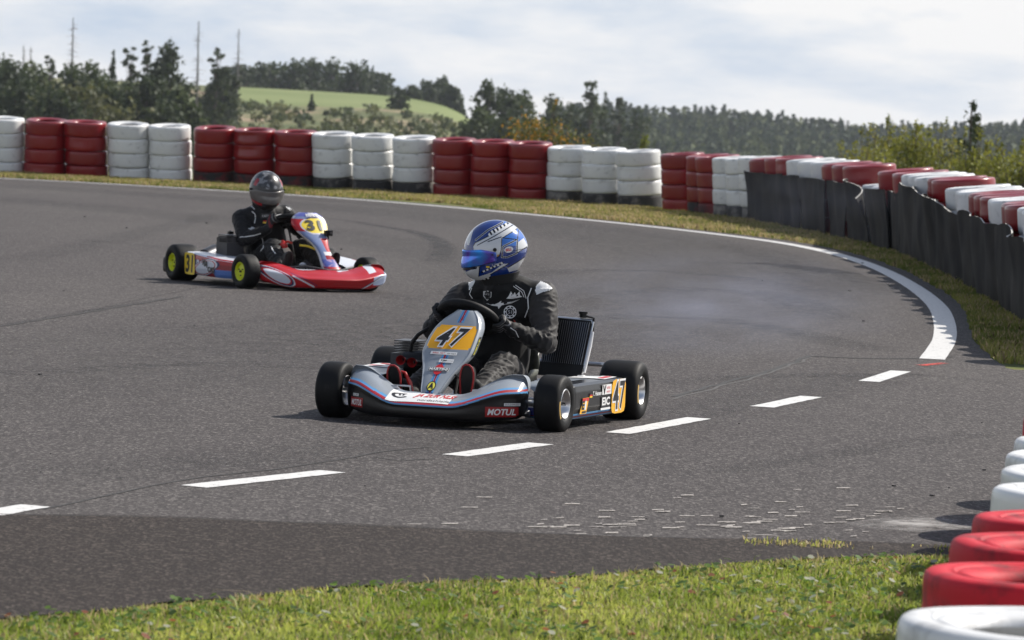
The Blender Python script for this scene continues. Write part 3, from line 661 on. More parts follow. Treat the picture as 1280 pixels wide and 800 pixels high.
def tree(name, label, base, top, width, kind='broad', leaf=.16, n_=1500, c1=(.035, .055, .018), c2=(.08, .105, .035), accent=None, group=None, lean=0, density=1.0, cat='tree', depth=None, trunk=True, seed=0):
    rs = random.Random(seed * 13 + 5); h = top - base.z; t = empty(name, base); tag(t, label, cat, group)
    tm = MB(); W_ = width / 2; lobes = []
    if kind == 'broad':
        cb = h * .28 if h < 14 else h * .35
        cb = h * .12
        for i in range(26):
            f = (i + rs.random()) / 26; zz = cb + (h - cb) * f * .90; rr = W_ * (.35 + .65 * math.sin(math.pi * min(1, .15 + f * .80)) ** .7)
            a = rs.uniform(0, 6.28); d = rr * rs.uniform(.1, .68)
            s_ = W_ * rs.uniform(.28, .50) * (1.15 - .4 * f); lobes.append((math.cos(a) * d + lean * f, math.sin(a) * d, zz - s_ * .2, s_, s_, s_ * rs.uniform(.6, .95)))
            tm.tube([(0, 0, cb * .5 + zz * .25), (math.cos(a) * d * .5 + lean * f * .5, math.sin(a) * d * .5, zz * .7), (math.cos(a) * d + lean * f, math.sin(a) * d, zz)], [W_ * .035, W_ * .022, W_ * .006], 5)
        lobes.append((lean, 0, h - W_ * .2, W_ * .25, W_ * .25, W_ * .22))
        tm.tube([(0, 0, -.3), (0, 0, h * .4), (lean * .8, 0, h * .85)], [W_ * .07, W_ * .05, W_ * .01], 7)
    elif kind == 'sparse':
        for i in range(34):
            f = .2 + .8 * (i + rs.random()) / 34; a = rs.uniform(0, 6.28); d = W_ * rs.uniform(.15, .9) * (1.1 - .5 * f); s_ = W_ * rs.uniform(.22, .42) * (1.15 - .55 * f)
            lobes.append((math.cos(a) * d, math.sin(a) * d, h * f - s_ * .6, s_, s_, s_ * .6))
            tm.tube([(0, 0, h * f * .72), (math.cos(a) * d, math.sin(a) * d, h * f - s_ * .6)], [W_ * .03, W_ * .008], 4)
        tm.tube([(0, 0, -.3), (W_ * .05, 0, h * .5), (0, 0, h * .97)], [W_ * .06, W_ * .045, W_ * .01], 6)
    else:   # conifer
        nl = 13
        for i in range(nl):
            f = i / (nl - 1); rr = W_ * (1 - f * .92) * (.8 + .3 * rs.random())
            for k in range(5):
                a = rs.uniform(0, 6.28); lobes.append((math.cos(a) * rr * .55, math.sin(a) * rr * .55, h * (.12 + .86 * f) - rr * .15, rr * .5, rr * .5, h / nl * .55))
        tm.tube([(0, 0, -.3), (0, 0, h)], [W_ * .09, W_ * .01], 6)
    if trunk: tm.build('trunk', M['bark'], t)
    P_, k = blob_points(int(n_ * density), lobes)
    V_, F_ = leaf_quads(P_, rng.uniform(.55, 1.25, len(P_)) * leaf, .75 if kind != 'conifer' else .4)
    lt = rng.random(len(lobes)); tt = np.clip(lt[k] * .7 + rng.normal(.15, .2, len(P_)), 0, 1)[:, None]; C_ = np.array(c1) * (1 - tt) + np.array(c2) * tt
    if accent is not None:
        la = rng.random(len(lobes)) < accent[1]; mk = (la[k] & (rng.random(len(P_)) < .7)) | (rng.random(len(P_)) < accent[1] * .25); C_[mk] = np.array(accent[0]) * rng.uniform(.7, 1.3, (mk.sum(), 1))
    np_mesh('crown', V_, F_, M['needle'] if kind == 'conifer' else M['leaf'], t, C=C_)
    return t
def plant_at(u, vtop, wpx, dist, gz=None, **kw):
    p = far(u, vtop, dist); g = float(terr(p.x, dist)) if gz is None else gz
    return tree(base=Vector((p.x, dist, g)), top=p.z, width=wpx * dist / F * (2.05 if kw.get('kind') == 'broad' else 1.5), **kw)
DK = dict(c1=(.028, .042, .018), c2=(.065, .085, .032)); MD = dict(c1=(.04, .06, .02), c2=(.095, .12, .04)); OL = dict(c1=(.05, .06, .02), c2=(.13, .13, .045))
LT = [(-25, 62, 60, 470, 'broad', DK, 'dark leafy tree at the far left edge of the picture'), (10, 72, 62, 480, 'broad', DK, 'dark rounded tree below the twin bare poles at the left'), (40, 78, 46, 490, 'broad', MD, 'greener tree right of the twin bare poles'),
      (63, 70, 22, 520, 'sparse', DK, 'thin airy tree top left of the tall bare spruce'), (88, 84, 50, 480, 'broad', DK, 'dark tree at the foot of the leftmost tall bare spruce'), (113, 76, 44, 500, 'broad', MD, 'bushy tree just right of the leftmost tall bare spruce'), (142, 64, 26, 510, 'conifer', DK, 'pointed dark conifer between bushy trees left of the airy pair'),
      (132, 96, 60, 440, 'broad', MD, 'broad low olive tree in front of the pointed conifer'), (164, 58, 24, 505, 'sparse', DK, 'airy tree, left one of two beside the tall leafy tree'), (186, 48, 22, 510, 'sparse', DK, 'tallest airy tree with see-through branches left of the big crown'), (211, 52, 44, 500, 'broad', DK, 'tall leafy tree with the big dark crown above the shrubs'),
      (184, 93, 56, 430, 'broad', DK, 'dark dome-shaped tree in front of the tall leafy tree'), (105, 105, 90, 420, 'broad', OL, 'wide olive-green tree behind the second red tyre stack'), (30, 100, 76, 425, 'broad', DK, 'dark low tree behind the leftmost red tyre stack'), (68, 108, 60, 410, 'broad', DK, 'squat dark tree between the two wide low ones at left'), (222, 110, 46, 440, 'broad', MD, 'low green tree at the left foot of the scrub slope'),
      (272, 58, 26, 560, 'sparse', DK, 'lone narrow tree between two bare spruces on the slope'), (282, 84, 28, 600, 'broad', DK, 'small round tree right beside the lone narrow tree')]
for k, (u, v, w, d, kd, c_, lb) in enumerate(LT):
    plant_at(u, v, w, d, name={'broad': 'broadleaf_tree', 'sparse': 'birch_tree', 'conifer': 'conifer_tree'}[kd], label=lb, kind=kd, leaf=.30 if kd != 'sparse' else .24, n_=4200 if kd == 'broad' else 1500, group='trees beyond the barrier on the left', seed=k, **c_)
# wood edge behind the green field
for k, (u, v, w, kd) in enumerate([(300, 80, 34, 'broad'), (322, 78, 34, 'broad'), (345, 76, 36, 'broad'), (368, 74, 36, 'broad'), (392, 71, 40, 'broad'), (416, 73, 36, 'broad'), (440, 76, 40, 'broad'), (463, 84, 36, 'broad'), (480, 92, 24, 'broad'), (516, 108, 22, 'broad'), (535, 100, 26, 'broad'), (552, 98, 28, 'broad'), (566, 108, 16, 'broad')]):
    plant_at(u, v, w * 1.05, 850 + (k % 3) * 12, gz=-3.0, name='broadleaf_tree', label='tree, %s from left in the wood edge above the green field' % ORD[k], kind=kd, leaf=.50, n_=1500, group='trees along the top of the green field', seed=k + 50, **DK)
plant_at(500, 108, 22, 720, name='broadleaf_tree', label='lone small tree standing in the green field', kind='sparse', leaf=.35, n_=500, seed=71, **DK)
plant_at(390, 118, 9, 690, name='conifer_tree', label='small dark conifer at the lower edge of the green field', kind='conifer', leaf=.3, n_=300, seed=72, **DK)
# middle clump
for k, (u, v, w, d, kd, c_, lb) in enumerate([(610, 100, 30, 560, 'broad', DK, 'tall tree at the left end of the middle clump'), (632, 108, 36, 570, 'broad', DK, 'rounded tree, second in the middle clump'), (655, 113, 34, 580, 'broad', MD, 'rounded tree behind the yellow-tinged bush, left side'), (603, 135, 36, 520, 'broad', MD, 'low shrubby tree at the left foot of the middle clump'), (640, 140, 50, 500, 'broad', DK, 'low dark tree just left of the yellow-tinged bush'),
        (690, 118, 34, 600, 'broad', DK, 'dark tree rising behind the yellow-tinged bush'), (714, 128, 28, 640, 'broad', DK, 'dark tree right behind the yellow-tinged bush'), (740, 101, 32, 620, 'broad', DK, 'tallest tree with a rounded head right of the bush'), (757, 116, 26, 700, 'conifer', DK, 'slim conifer right of the tallest rounded tree'), (775, 122, 26, 720, 'sparse', DK, 'airy small tree left of the forest hill'), (798, 136, 30, 740, 'broad', DK, 'low dark tree where the forest hill begins')]):
    plant_at(u, v, w, d, name={'broad': 'broadleaf_tree', 'sparse': 'birch_tree', 'conifer': 'conifer_tree'}[kd], label=lb, kind=kd, leaf=.34, n_=1900, group='trees of the middle clump', seed=k + 90, **c_)
# bare dead spruces
def bare(u, v, d, wpx, lb, seed):
    p = far(u, v, d); g = float(terr(p.x, d)); rs = random.Random(seed); t = empty('dead_spruce', (p.x, d, g)); h = p.z - g; m1 = MB(); r0 = wpx * d / F / 2
    m1.tube([(0, 0, -.3), (.08, 0, h * .5), (-.05, 0, h)], [r0 * 1.3, r0, r0 * .35], 6); m1.build('trunk', M['deadwood'], t)
    m2 = MB()
    for i in range(70):
        f = rs.uniform(.35, .98); a = rs.uniform(0, 6.28); L_ = rs.uniform(.3, 1.3) * (1.25 - f) * h * .09 + .15
        m2.tube([(0, 0, h * f), (math.cos(a) * L_, math.sin(a) * L_, h * f - L_ * rs.uniform(.0, .35))], [r0 * .22, r0 * .08], 3)
    m2.build('twigs', M['deadwood'], t, smooth=False)
    tag(t, lb, 'dead tree', 'bare dead spruces on the skyline')
for k, a in enumerate([(92, 22, 520, 3.2, 'leftmost tall bare dead spruce with many side twigs'), (249, 26, 560, 3.0, 'tall bare dead spruce on the skyline left of the lone narrow tree'), (299, 36, 640, 2.6, 'thin bare dead spruce standing above the wood edge right of the lone tree'), (30, 56, 700, 2.2, 'short bare pole-like dead spruce, left one of the pair at far left'), (39, 58, 700, 2.0, 'short bare pole-like dead spruce, right one of the pair at far left')]): bare(*a, k)
# autumn bush behind the white stacks, bushes on the right
def bush(u, v, wpx, d, lb, n_, leaf, c1, c2, accent=None, seed=0, gz=None, kind='broad', name='bush', lowz=None):
    p = far(u, v, d); g = float(terr(p.x, d)); w = wpx * d / F * 1.3
    t = empty(name, (p.x, d, g)); tag(t, lb, 'bush', 'bushes behind the tyre barrier'); rs = random.Random(seed); h = p.z - g; lobes = []; tm = MB()
    for i in range(34):
        f = rs.uniform(.12, 1); a = rs.uniform(0, 6.28); rr = w / 2 * (1.0 if f < .6 else 1.45 - f * .75) * rs.uniform(.1, .85); s_ = w * rs.uniform(.10, .19)
        c = (math.cos(a) * rr, math.sin(a) * rr * .8, h * f * (1 - .25 * rr / (w / 2)) - s_ * .7); lobes.append((*c, s_ * 1.9, s_ * 1.7, s_ * 1.15))
        tm.tube([(c[0] * .12, c[1] * .12, 0), (c[0] * .5, c[1] * .5, c[2] * .55), c], [.03, .02, .006], 5)
    for i in range(9):   # thin shoots with leaves sticking out
        a = rs.uniform(0, 6.28); rr = w / 2 * rs.uniform(.0, .9); x_, y_ = math.cos(a) * rr, math.sin(a) * rr * .7; zt = h * rs.uniform(.86, 1.07) - abs(rr) * .25
        lobes.append((x_, y_, zt - .10, .06, .06, .14)); tm.tube([(x_ * .6, y_ * .6, h * .5), (x_, y_, zt)], [.012, .004], 4)
    tm.build('branches', M['bark'], t); P_, k = blob_points(n_, lobes)
    V_, F_ = leaf_quads(P_, rng.uniform(.55, 1.25, len(P_)) * leaf, .6); lt = rng.random(len(lobes)); tt = np.clip(lt[k] * .6 + rng.normal(.2, .25, len(P_)), 0, 1)[:, None]
    C_ = np.array(c1) * (1 - tt) + np.array(c2) * tt
    if accent is not None:
        la = rng.random(len(lobes)) < accent[1]; mk = (la[k] & (rng.random(len(P_)) < .6)) | (rng.random(len(P_)) < accent[1] * .3); C_[mk] = np.array(accent[0]) * rng.uniform(.6, 1.3, (mk.sum(), 1))
    np_mesh('foliage', V_, F_, M['leaf'], t, C=C_); return t
bush(683, 124, 92, 112, 'bush with yellow and orange tinged leaves behind the white tyre stacks', 8500, .050, (.05, .065, .015), (.16, .16, .04), ((.50, .26, .03), .30), 3)
bush(805, 166, 10, 84, 'small bright green sprig poking up behind a white tyre stack', 120, .04, (.14, .17, .03), (.25, .27, .05), None, 5)
GB = dict(c1=(.09, .105, .018), c2=(.31, .31, .05))
for k, (u, v, w, d, n_, lb) in enumerate([(1085, 160, 62, 84, 6500, 'yellow-green bush, leftmost of the bushes behind the matted barrier'), (1112, 150, 66, 88, 6500, 'yellow-green bush, second from left behind the matted barrier'), (1146, 152, 64, 82, 6500, 'yellow-green bush, third from left behind the matted barrier'), (1180, 156, 66, 86, 6500, 'yellow-green bush left of the small dark conifer'),
        (1216, 166, 70, 78, 6500, 'yellow-green bush in front of the small dark conifer'), (1250, 176, 66, 76, 6500, 'yellow-green bush right of the small dark conifer'), (1285, 178, 70, 74, 4000, 'yellow-green bush at the right edge of the picture'), (1325, 176, 70, 74, 2500, 'yellow-green bush just outside the right edge'), (1060, 180, 44, 90, 2600, 'low bush at the left foot of the yellow-green bushes')]):
    bush(u, v, w, d, lb, n_, .036, accent=((.30, .27, .05), .25), seed=k + 20, **GB)
plant_at(1215, 127, 105, 100, name='conifer_tree', label='small dark conifer standing above the yellow-green bushes at the right', kind='conifer', leaf=.07, n_=3600, seed=301, cat='tree', **DK)
# far forest hill: one mass of conifers
lobesV = []; lobesF = []; lobesC = []; off = 0
def forest(name, label, ulo, uhi, topfn, rows, per, wood_seed):
    global rng
    Vs, Fs, Cs = [], [], []; off = 0
    for r_ in range(rows):
        d = 1150 + (1600 - 1150) * (r_ / (rows - 1)) ** .9
        for k in range(per):
            u = ulo + (uhi - ulo) * (k + rng.random()) / per; vt = topfn(u); vb = vt + 66
            v = vb + (vt - vb) * (r_ / (rows - 1)) ** .8 + rng.normal(0, 2.2)
            p = far(u, v, d + rng.normal(0, 12)); hh = rng.uniform(12, 15.5); w_ = rng.uniform(2.8, 4.4) * (1.25 if rng.random() < .3 else 1)
            con = rng.random() < (.5 if r_ > rows * .45 else .25)
            nq = 85; f = rng.random(nq) ** .8
            rad = (w_ * (1 - f) * .95 + .3) if con else w_ * 1.25 * np.sin(np.pi * np.clip(.12 + f * .85, 0, 1)) ** .6
            a = rng.uniform(0, 6.28, nq); q_ = rng.random(nq) ** .5
            P_ = np.stack([p.x + np.cos(a) * rad * q_, p.y + np.sin(a) * rad * q_, p.z - hh + hh * f * (1 if con else .9)], -1)
            V_, F_ = leaf_quads(P_, rng.uniform(.5, 1.1, nq), .8); Vs.append(V_); Fs.append(F_ + off); off += len(V_)
            tcol = rng.random(); c_ = (np.array([.022, .042, .018]) * (1 - tcol) + np.array([.045, .070, .026]) * tcol) if con else (np.array([.045, .065, .022]) * (1 - tcol) + np.array([.095, .115, .035]) * tcol)
            Cs.append(np.tile(c_, (nq, 1)) * rng.uniform(.75, 1.3, (nq, 1)))
    return tag(np_mesh(name, np.concatenate(Vs), np.concatenate(Fs), M['needle'], C=np.concatenate(Cs)), label, 'forest', kind='stuff')
forest('far_forest', 'dark conifer forest covering the distant hill right of the middle clump', 690, 1330, lambda u: float(np.interp(u, [690, 760, 860, 930, 1000, 1080, 1150, 1230, 1280, 1330], [128, 128, 133, 137, 144, 152, 154, 152, 148, 146])), 18, 92, 1)
# scrub on the hillside
n_ = 300; d = rng.uniform(470, 700, n_); u = rng.uniform(225, 610, n_); Vs, Fs, Cs = [], [], []; off = 0
for i in range(n_):
    p = far(u[i], 140, d[i]); g = float(terr(p.x, d[i])); s_ = rng.uniform(.5, 1.5); nq = 26; a = rng.normal(size=(nq, 3)); a /= np.linalg.norm(a, axis=1)[:, None]
    P_ = np.array([p.x, d[i], g + s_ * .5]) + a * s_ * np.array([1.1, 1.1, .75]) * rng.random((nq, 1)) ** .5
    V_, F_ = leaf_quads(P_, rng.uniform(.2, .5, nq), .8); Vs.append(V_); Fs.append(F_ + off); off += len(V_); t1 = rng.random()
    Cs.append(np.tile(np.array([.05, .07, .028]) * (1 - t1) + np.array([.15, .155, .065]) * t1, (nq, 1)) * rng.uniform(.8, 1.2, (nq, 1)))
tag(np_mesh('hillside_scrub', np.concatenate(Vs), np.concatenate(Fs), M['leaf'], C=np.concatenate(Cs)), 'low scrub dotted over the brownish slope below the green field', 'scrub', kind='stuff')

# ------------------------------------------------------------------ haze: the air over the valley
hb = MB(); hb.box((0, 1700, -30), (2400, 3440, 110)); hz = hb.build('haze', [], smooth=False)
hm = bpy.data.materials.new('haze_air'); hm.use_nodes = True; ht = hm.node_tree; ht.nodes.remove(ht.nodes['Principled BSDF'])
pv = ht.nodes.new('ShaderNodeVolumePrincipled'); pv.inputs['Color'].default_value = (.86, .92, 1, 1); pv.inputs['Density'].default_value = .00008; pv.inputs['Anisotropy'].default_value = .3
ht.links.new(pv.outputs[0], ht.nodes['Material Output'].inputs['Volume']); hz.data.materials.append(hm); tag(hz, 'thin pale haze filling the air over the valley', 'haze', kind='stuff')

# ================================================================== karts
def text_flat(s, shear=0.0, bold=0.0, sp=1.0):
    cu = bpy.data.curves.new('t', 'FONT'); cu.body = s; cu.shear = shear; cu.offset = bold; cu.space_character = sp; cu.resolution_u = 4; cu.fill_mode = 'FRONT'
    o = bpy.data.objects.new('t', cu); col.objects.link(o); me = evaluated(o, 't'); bpy.data.objects.remove(o); bpy.data.curves.remove(cu)
    if len(s) <= 2:
        bm = bmesh.new(); bm.from_mesh(me); bmesh.ops.remove_doubles(bm, verts=bm.verts, dist=1e-5)
        for _ in range(3):
            le = [e for e in bm.edges if e.calc_length() > .12]
            if le: bmesh.ops.subdivide_edges(bm, edges=le, cuts=1); bmesh.ops.triangulate(bm, faces=bm.faces)
        bm.to_mesh(me); bm.free()
    vs = np.array([v.co[:2] for v in me.vertices]); fs = [tuple(p.vertices) for p in me.polygons]; bpy.data.meshes.remove(me)
    lo, hi = vs.min(0), vs.max(0); vs = (vs - (lo + hi) / 2) / (hi[1] - lo[1] - 2 * bold); return vs, fs, 2 * bold / (hi[1] - lo[1] - 2 * bold)      # height 1, centred
def add_text(mb, s, fn, cx, cy, h, w=None, mi=1, shear=0, bold=.0, sp=1.0, rot=0):
    vs, fs, ex_ = text_flat(s, shear, bold, sp); wd = vs[:, 0].max() - vs[:, 0].min() - ex_; sx = (w / wd) if w else h
    c, sn = math.cos(rot), math.sin(rot)
    P_ = []
    for a, b in vs: a, b = a * sx, b * h; P_.append(fn(cx + a * c - b * sn, cy + a * sn + b * c))
    mb.add(P_, fs, mi)
def add_poly(mb, pts, fn, mi=0, sub=1):
    if sub == 1 and len(pts) > 4:
        mb.add([fn(*p) for p in pts], [tuple(range(len(pts)))], mi); return
    mb.add([fn(*p) for p in pts], [tuple(range(len(pts)))], mi)
def add_rect(mb, fn, cx, cy, w, h, mi=0, nx=6, ny=3, r=0.0, shear=0):
    b = len(mb.v)
    for i in range(nx + 1):
        for j in range(ny + 1):
            a = (i / nx - .5); c = (j / ny - .5); x_, y_ = a * w, c * h
            if r and i in (0, nx) and j in (0, ny): x_ -= math.copysign(r, x_); y_ -= math.copysign(r * .5, y_)
            mb.v.append(tuple(fn(cx + x_ + shear * c, cy + y_)))
    for i in range(nx):
        for j in range(ny):
            q_ = b + i * (ny + 1) + j; mb.f.append([q_, q_ + ny + 1, q_ + ny + 2, q_ + 1]); mb.m.append(mi); mb.c.append((1, 1, 1))
def plane_fn(o, U, V_, n_, off=.0015, k=0):
    o, U, V_, n_ = Vector(o), Vector(U).normalized(), Vector(V_).normalized(), Vector(n_).normalized()
    return lambda a, b: o + U * a + V_ * b + n_ * (off)
def layered(fn_off): return lambda lvl: (lambda a, b: fn_off(a, b, lvl))
def in_poly(p, poly): 
    x, y = p; r_ = False; j = len(poly) - 1
    for i in range(len(poly)):
        xi, yi = poly[i]; xj, yj = poly[j]
        if (yi > y) != (yj > y) and x < (xj - xi) * (y - yi) / (yj - yi + 1e-12) + xi: r_ = not r_
        j = i
    return r_
SILVER = lin('#8d949c'); BLK = (.0055, .0055, .006); MRED = (.36, .012, .018); MBLUE = (.10, .30, .55); DBLUE = (.012, .03, .14); WHT = (.74, .74, .74)

def wheel(parent, x, y, r, w, rimc, steer=0, rear=False, plate=False):
    t = empty('wheel', (x, y, r), 0, parent); t.rotation_euler = (0, 0, steer); sgn = 1 if x > 0 else -1; hw = w / 2
    mb = MB(); rr = .0665
    prof = [(-hw * .80, rr), (-hw * .93, rr + .010), (-hw * 1.0, rr + (r - rr) * .34), (-hw * 1.0, rr + (r - rr) * .58), (-hw * .94, rr + (r - rr) * .80), (-hw * .84, rr + (r - rr) * .92), (-hw * .66, r * .992), (-hw * .3, r), (hw * .3, r)]
    prof += [(-a, b) for a, b in prof[6::-1]] + [(hw * .6, rr), (-hw * .6, rr)]
    mb.lathe(prof, 56); ty = mb.build('tyre', M['rubber'], t, sharp=80)
    sb_ = MB()                                       # coloured compound label on the outer sidewall
    for k in range(5):
        a0 = math.pi * 1.0 - .34 + k * .12 - (.12 if rear else 0)
    n6 = 7; vs = []
    for k in range(n6 + 1):
        a = math.radians(180 - 24 + 48 * k / n6) + (0.25 if not rear else .1)
        for q_, f in ((0, .44), (1, .62)):
            rad = rr + (r - rr) * f; vs.append((sgn * (hw * (1.0 if f < .6 else .985) + .0012), math.sin(a) * -rad * -1 * -1, -math.cos(a) * 0 + 0))
            vs[-1] = (vs[-1][0], rad * math.cos(a), rad * math.sin(a))
    sb_.add(vs, [(2 * k, 2 * k + 1, 2 * k + 3, 2 * k + 2) for k in range(n6)])
    if not plate: sb_.build('tyre_label', M['label'], t)
    rm = MB(); lip = .070
    pr = [(hw * .86, lip), (hw * .90, lip - .004), (hw * .86, lip - .009), (hw * .45, lip - .016), (hw * .30, lip - .022)]
    if plate: pr += [(hw * .62, .052), (hw * .66, .02), (hw * .66, .0001)]
    else: pr += [(hw * .22, .040), (hw * .26, .026), (hw * .42, .020), (hw * .48, .014), (hw * .46, .0001)]
    pr2 = [(a * sgn, b) for a, b in pr]; rm.lathe(pr2, 40, closed=False)
    rm.lathe([(-sgn * hw * .86, lip), (-sgn * hw * .9, lip - .004), (-sgn * hw * .5, lip - .016), (-sgn * hw * .2, lip - .02), (-sgn * hw * .2, .0001)], 40, closed=False)
    rm.lathe([(-hw * .86, lip - .001), (hw * .86, lip - .001)], 40, closed=False)
    o = rm.build('rim', M[rimc], t, sharp=50)
    nb = MB()
    for k in range(3):
        a = k * 2.094 + .5; xx = sgn * hw * (.66 if plate else .28); nb.tube([(xx, .030 * math.cos(a), .030 * math.sin(a)), (xx + sgn * .010, .030 * math.cos(a), .030 * math.sin(a))], .005, 6)
    nb.tube([(sgn * hw * .4, 0, 0), (sgn * hw * .4 + sgn * .03, 0, 0)], .0075, 8); nb.build('wheel_nuts', M['blacksteel'], t)
    return t

def chassis(k, rimc, plate, fxl=None, colm='steel', fx=.52, rx=.57, steer=R(-3.5), tyre_f=.124, rtube='steel'):
    fr = MB(); r = .0155; z = .055
    fr.tube([(-.16, -.66, z), (-.17, -.40, z), (-.30, -.05, z), (-.31, .30, z), (-.29, .62, z), (.29, .62, z), (.31, .30, z), (.30, -.05, z), (.17, -.40, z), (.16, -.66, z)], r, 10)
    fr.tube([(-.17, -.62, z), (.17, -.62, z)], r, 10); fr.tube([(-.40, -.50, z + .02), (.40, -.50, z + .02)], r, 10); fr.tube([(-.31, .02, z), (.31, .02, z)], r, 10); fr.tube([(-.31, .40, z), (.31, .40, z)], r, 10)
    fr.build('frame', M[rtube], k)
    fl = MB(); fl.add([(-.16, -.64, .042), (.16, -.64, .042), (.30, -.02, .042), (-.30, -.02, .042), (-.16, -.64, .038), (.16, -.64, .038), (.30, -.02, .038), (-.30, -.02, .038)], [(0, 1, 2, 3), (7, 6, 5, 4), (0, 4, 5, 1), (1, 5, 6, 2), (2, 6, 7, 3), (3, 7, 4, 0)])
    fl.build('floor_tray', M['blackplastic'], k)
    ax = MB(); ax.tube([(-rx, .525, .14), (rx, .525, .14)], .02, 12); ax.build('rear_axle', M['steel'], k)
    br = MB(); Mr_ = Matrix.Translation((-.12, .525, .14)); br.lathe([(-.006, .095), (.006, .095), (.006, .03), (-.006, .03)], 32, M=Mr_); br.build('brake_disc', M['steel'], k)
    for s_ in (-1, 1):
        st = MB(); st.tube([(s_ * .33, -.52, .085), (s_ * .40, -.522, .125), (s_ * (fx - .02), -.525, .13)], [.013, .014, .011], 10)
        st.tube([(s_ * .385, -.522, .075), (s_ * .385, -.522, .165)], .012, 8); st.tube([(s_ * .385, -.525, .15), (s_ * .36, -.43, .14), (s_ * .06, -.36, .12)], .0085, 8); st.build('stub_axle', M['alu'], k)
        wheel(k, s_ * (fxl if (fxl and s_ > 0) else fx), -.525, .130, tyre_f, rimc, steer, plate=plate); wheel(k, s_ * rx, .525, .141, .198, rimc, 0, True, plate=plate)
    # pedals
    for s_ in (-1, 1):
        pd = MB(); pd.tube([(s_ * .10, -.56, .05), (s_ * .14, -.575, .12), (s_ * .15, -.575, .17), (s_ * .23, -.57, .17), (s_ * .25, -.56, .13)], .0065, 8); pd.build('pedal', M['steel'], k)

def seat(k, mt, w=.175, yc=.22):
    mb = MB()
    def fn(u, v):       # v: front lip -> back top ; u across
        a = (u - .5) * 2; s_ = v
        y_ = yc + np.interp(s_, [0, .25, .5, .75, 1], [-.17, -.06, .10, .17, .21]); z_ = np.interp(s_, [0, .25, .5, .75, 1], [.10, .055, .06, .20, .37])
        wd = np.interp(s_, [0, .25, .5, .75, 1], [.17, .19, .20, .19, .13]) * w / .175
        up = (abs(a) ** 3) * np.interp(s_, [0, .3, .6, 1], [.05, .17, .16, .01]); fw = (abs(a) ** 3) * np.interp(s_, [0, .4, .7, 1], [.0, .0, -.08, -.04])
        return (a * wd, y_ + fw, z_ + up)
    mb.grid(fn, 24, 24); o = mb.build('seat', mt, k); sm = o.modifiers.new('s', 'SOLIDIFY'); sm.thickness = .009
    return o

def steering(k, c, Rr, n_, cover='blackplastic', rim='rubber'):
    c = Vector(c); n_ = Vector(n_).normalized(); e1 = Vector((1, 0, 0)); e1 = (e1 - n_ * e1.dot(n_)).normalized(); e2 = n_.cross(e1)
    mb = MB(); pts = [c + (e1 * math.cos(a) + e2 * math.sin(a) * .93) * Rr for a in [2 * math.pi * i / 40 for i in range(40)]]
    mb.tube(pts, .0185, 12, closed=True); o = mb.build('steering_wheel', M[rim], k, weld=False)
    hb_ = MB(); 
    for a in (R(90), R(210), R(330)): hb_.tube([c - n_ * .015, c - n_ * .004 + (e1 * math.cos(a) + e2 * math.sin(a) * .93) * Rr], [.018, .010], 8)
    hb_.tube([c - n_ * .03, c + n_ * .006], .045, 16); hb_.tube([c - n_ * .004, c + n_ * .004], Rr * .86, 28); hb_.build('hub', M[cover], o)
    cl = MB(); cl.tube([c - n_ * .02, Vector((0, c.y - .30, .10))], .008, 8); cl.build('steering_column', M['headlining'], k)
    return (c, e1, e2, n_)

def sweep_nose(name, parent, hw, yf_fn, yb_fn, zt_fn, zb_fn, crease, colour, nt=150, npf=44, cx=0, roundend=.03, mats=None, bulge=0.0, hood=False):
    """front bumper fairing: section swept across the width; s runs bottom back -> front -> crease -> top -> back"""
    mb = MB()
    def sec(t, s):
        x = cx + hw * t; yf, yb, zt, zb = yf_fn(t), yb_fn(t), zt_fn(t), zb_fn(t); zc = zb + (zt - zb) * crease
        K = [(yb, zb + .012), (yf + .05, zb), (yf + .012, zb + .006), (yf, zb + (zc - zb) * .35), (yf - bulge, zb + (zc - zb) * .75), (yf - bulge * .8, zc), (yf + .012, zc + (zt - zc) * .45), (yf + .045, zc + (zt - zc) * .88), (yf + .085, zt), (yb - .02, zt + .002), (yb, zt - .012), (yb + .002, zb + (zt - zb) * .3)]
        if hood: K[6] = (yf + .035, zc + (zt - zc) * .30); K[7] = (yf + .085, zc + (zt - zc) * .66); K[8] = (yf + .15, zt - .004)
        f = s * (len(K) - 1); i = min(int(f), len(K) - 2); q_ = f - i
        k0, k1, k2, k3 = K[max(i - 1, 0)], K[i], K[i + 1], K[min(i + 2, len(K) - 1)]
        def cr_(a, b, c, d): return .5 * ((2 * b) + (c - a) * q_ + (2 * a - 5 * b + 4 * c - d) * q_ * q_ + (3 * b - a - 3 * c + d) * q_ ** 3)
        y_, z_ = cr_(k0[0], k1[0], k2[0], k3[0]), cr_(k0[1], k1[1], k2[1], k3[1])
        e = max(0, (abs(t) - (1 - roundend * 2)) / (roundend * 2)); sh = math.sqrt(max(0, 1 - e * e)) if e > 0 else 1
        yc_, zc_ = (yf + yb) / 2 + .01, (zb + zt) / 2
        return Vector((x, yc_ + (y_ - yc_) * (.25 + .75 * sh), zc_ + (z_ - zc_) * (.25 + .75 * sh)))
    warp = lambda u: math.copysign(1 - (1 - abs(2 * u - 1)) ** 1.25, 2 * u - 1)
    mb.grid(lambda u, v: sec(warp(u), v), nt, npf, cfn=lambda u, v: colour(warp(u), v, sec(warp(u), v)))
    for e in (0, 1):
        ring = [sec(-1 if e == 0 else 1, j / 20) for j in range(21)]; mb.add(ring, [tuple(range(21))], 0, colour(-1 if e == 0 else 1, .3, ring[6]))
    o = mb.build(name, mats or M['paint'], parent, paint=True, sharp=60)
    return o, sec, mb
def bvh_of(o):
    me = o.data; return BVHTree.FromPolygons([v.co.copy() for v in me.vertices], [tuple(p.vertices) for p in me.polygons])
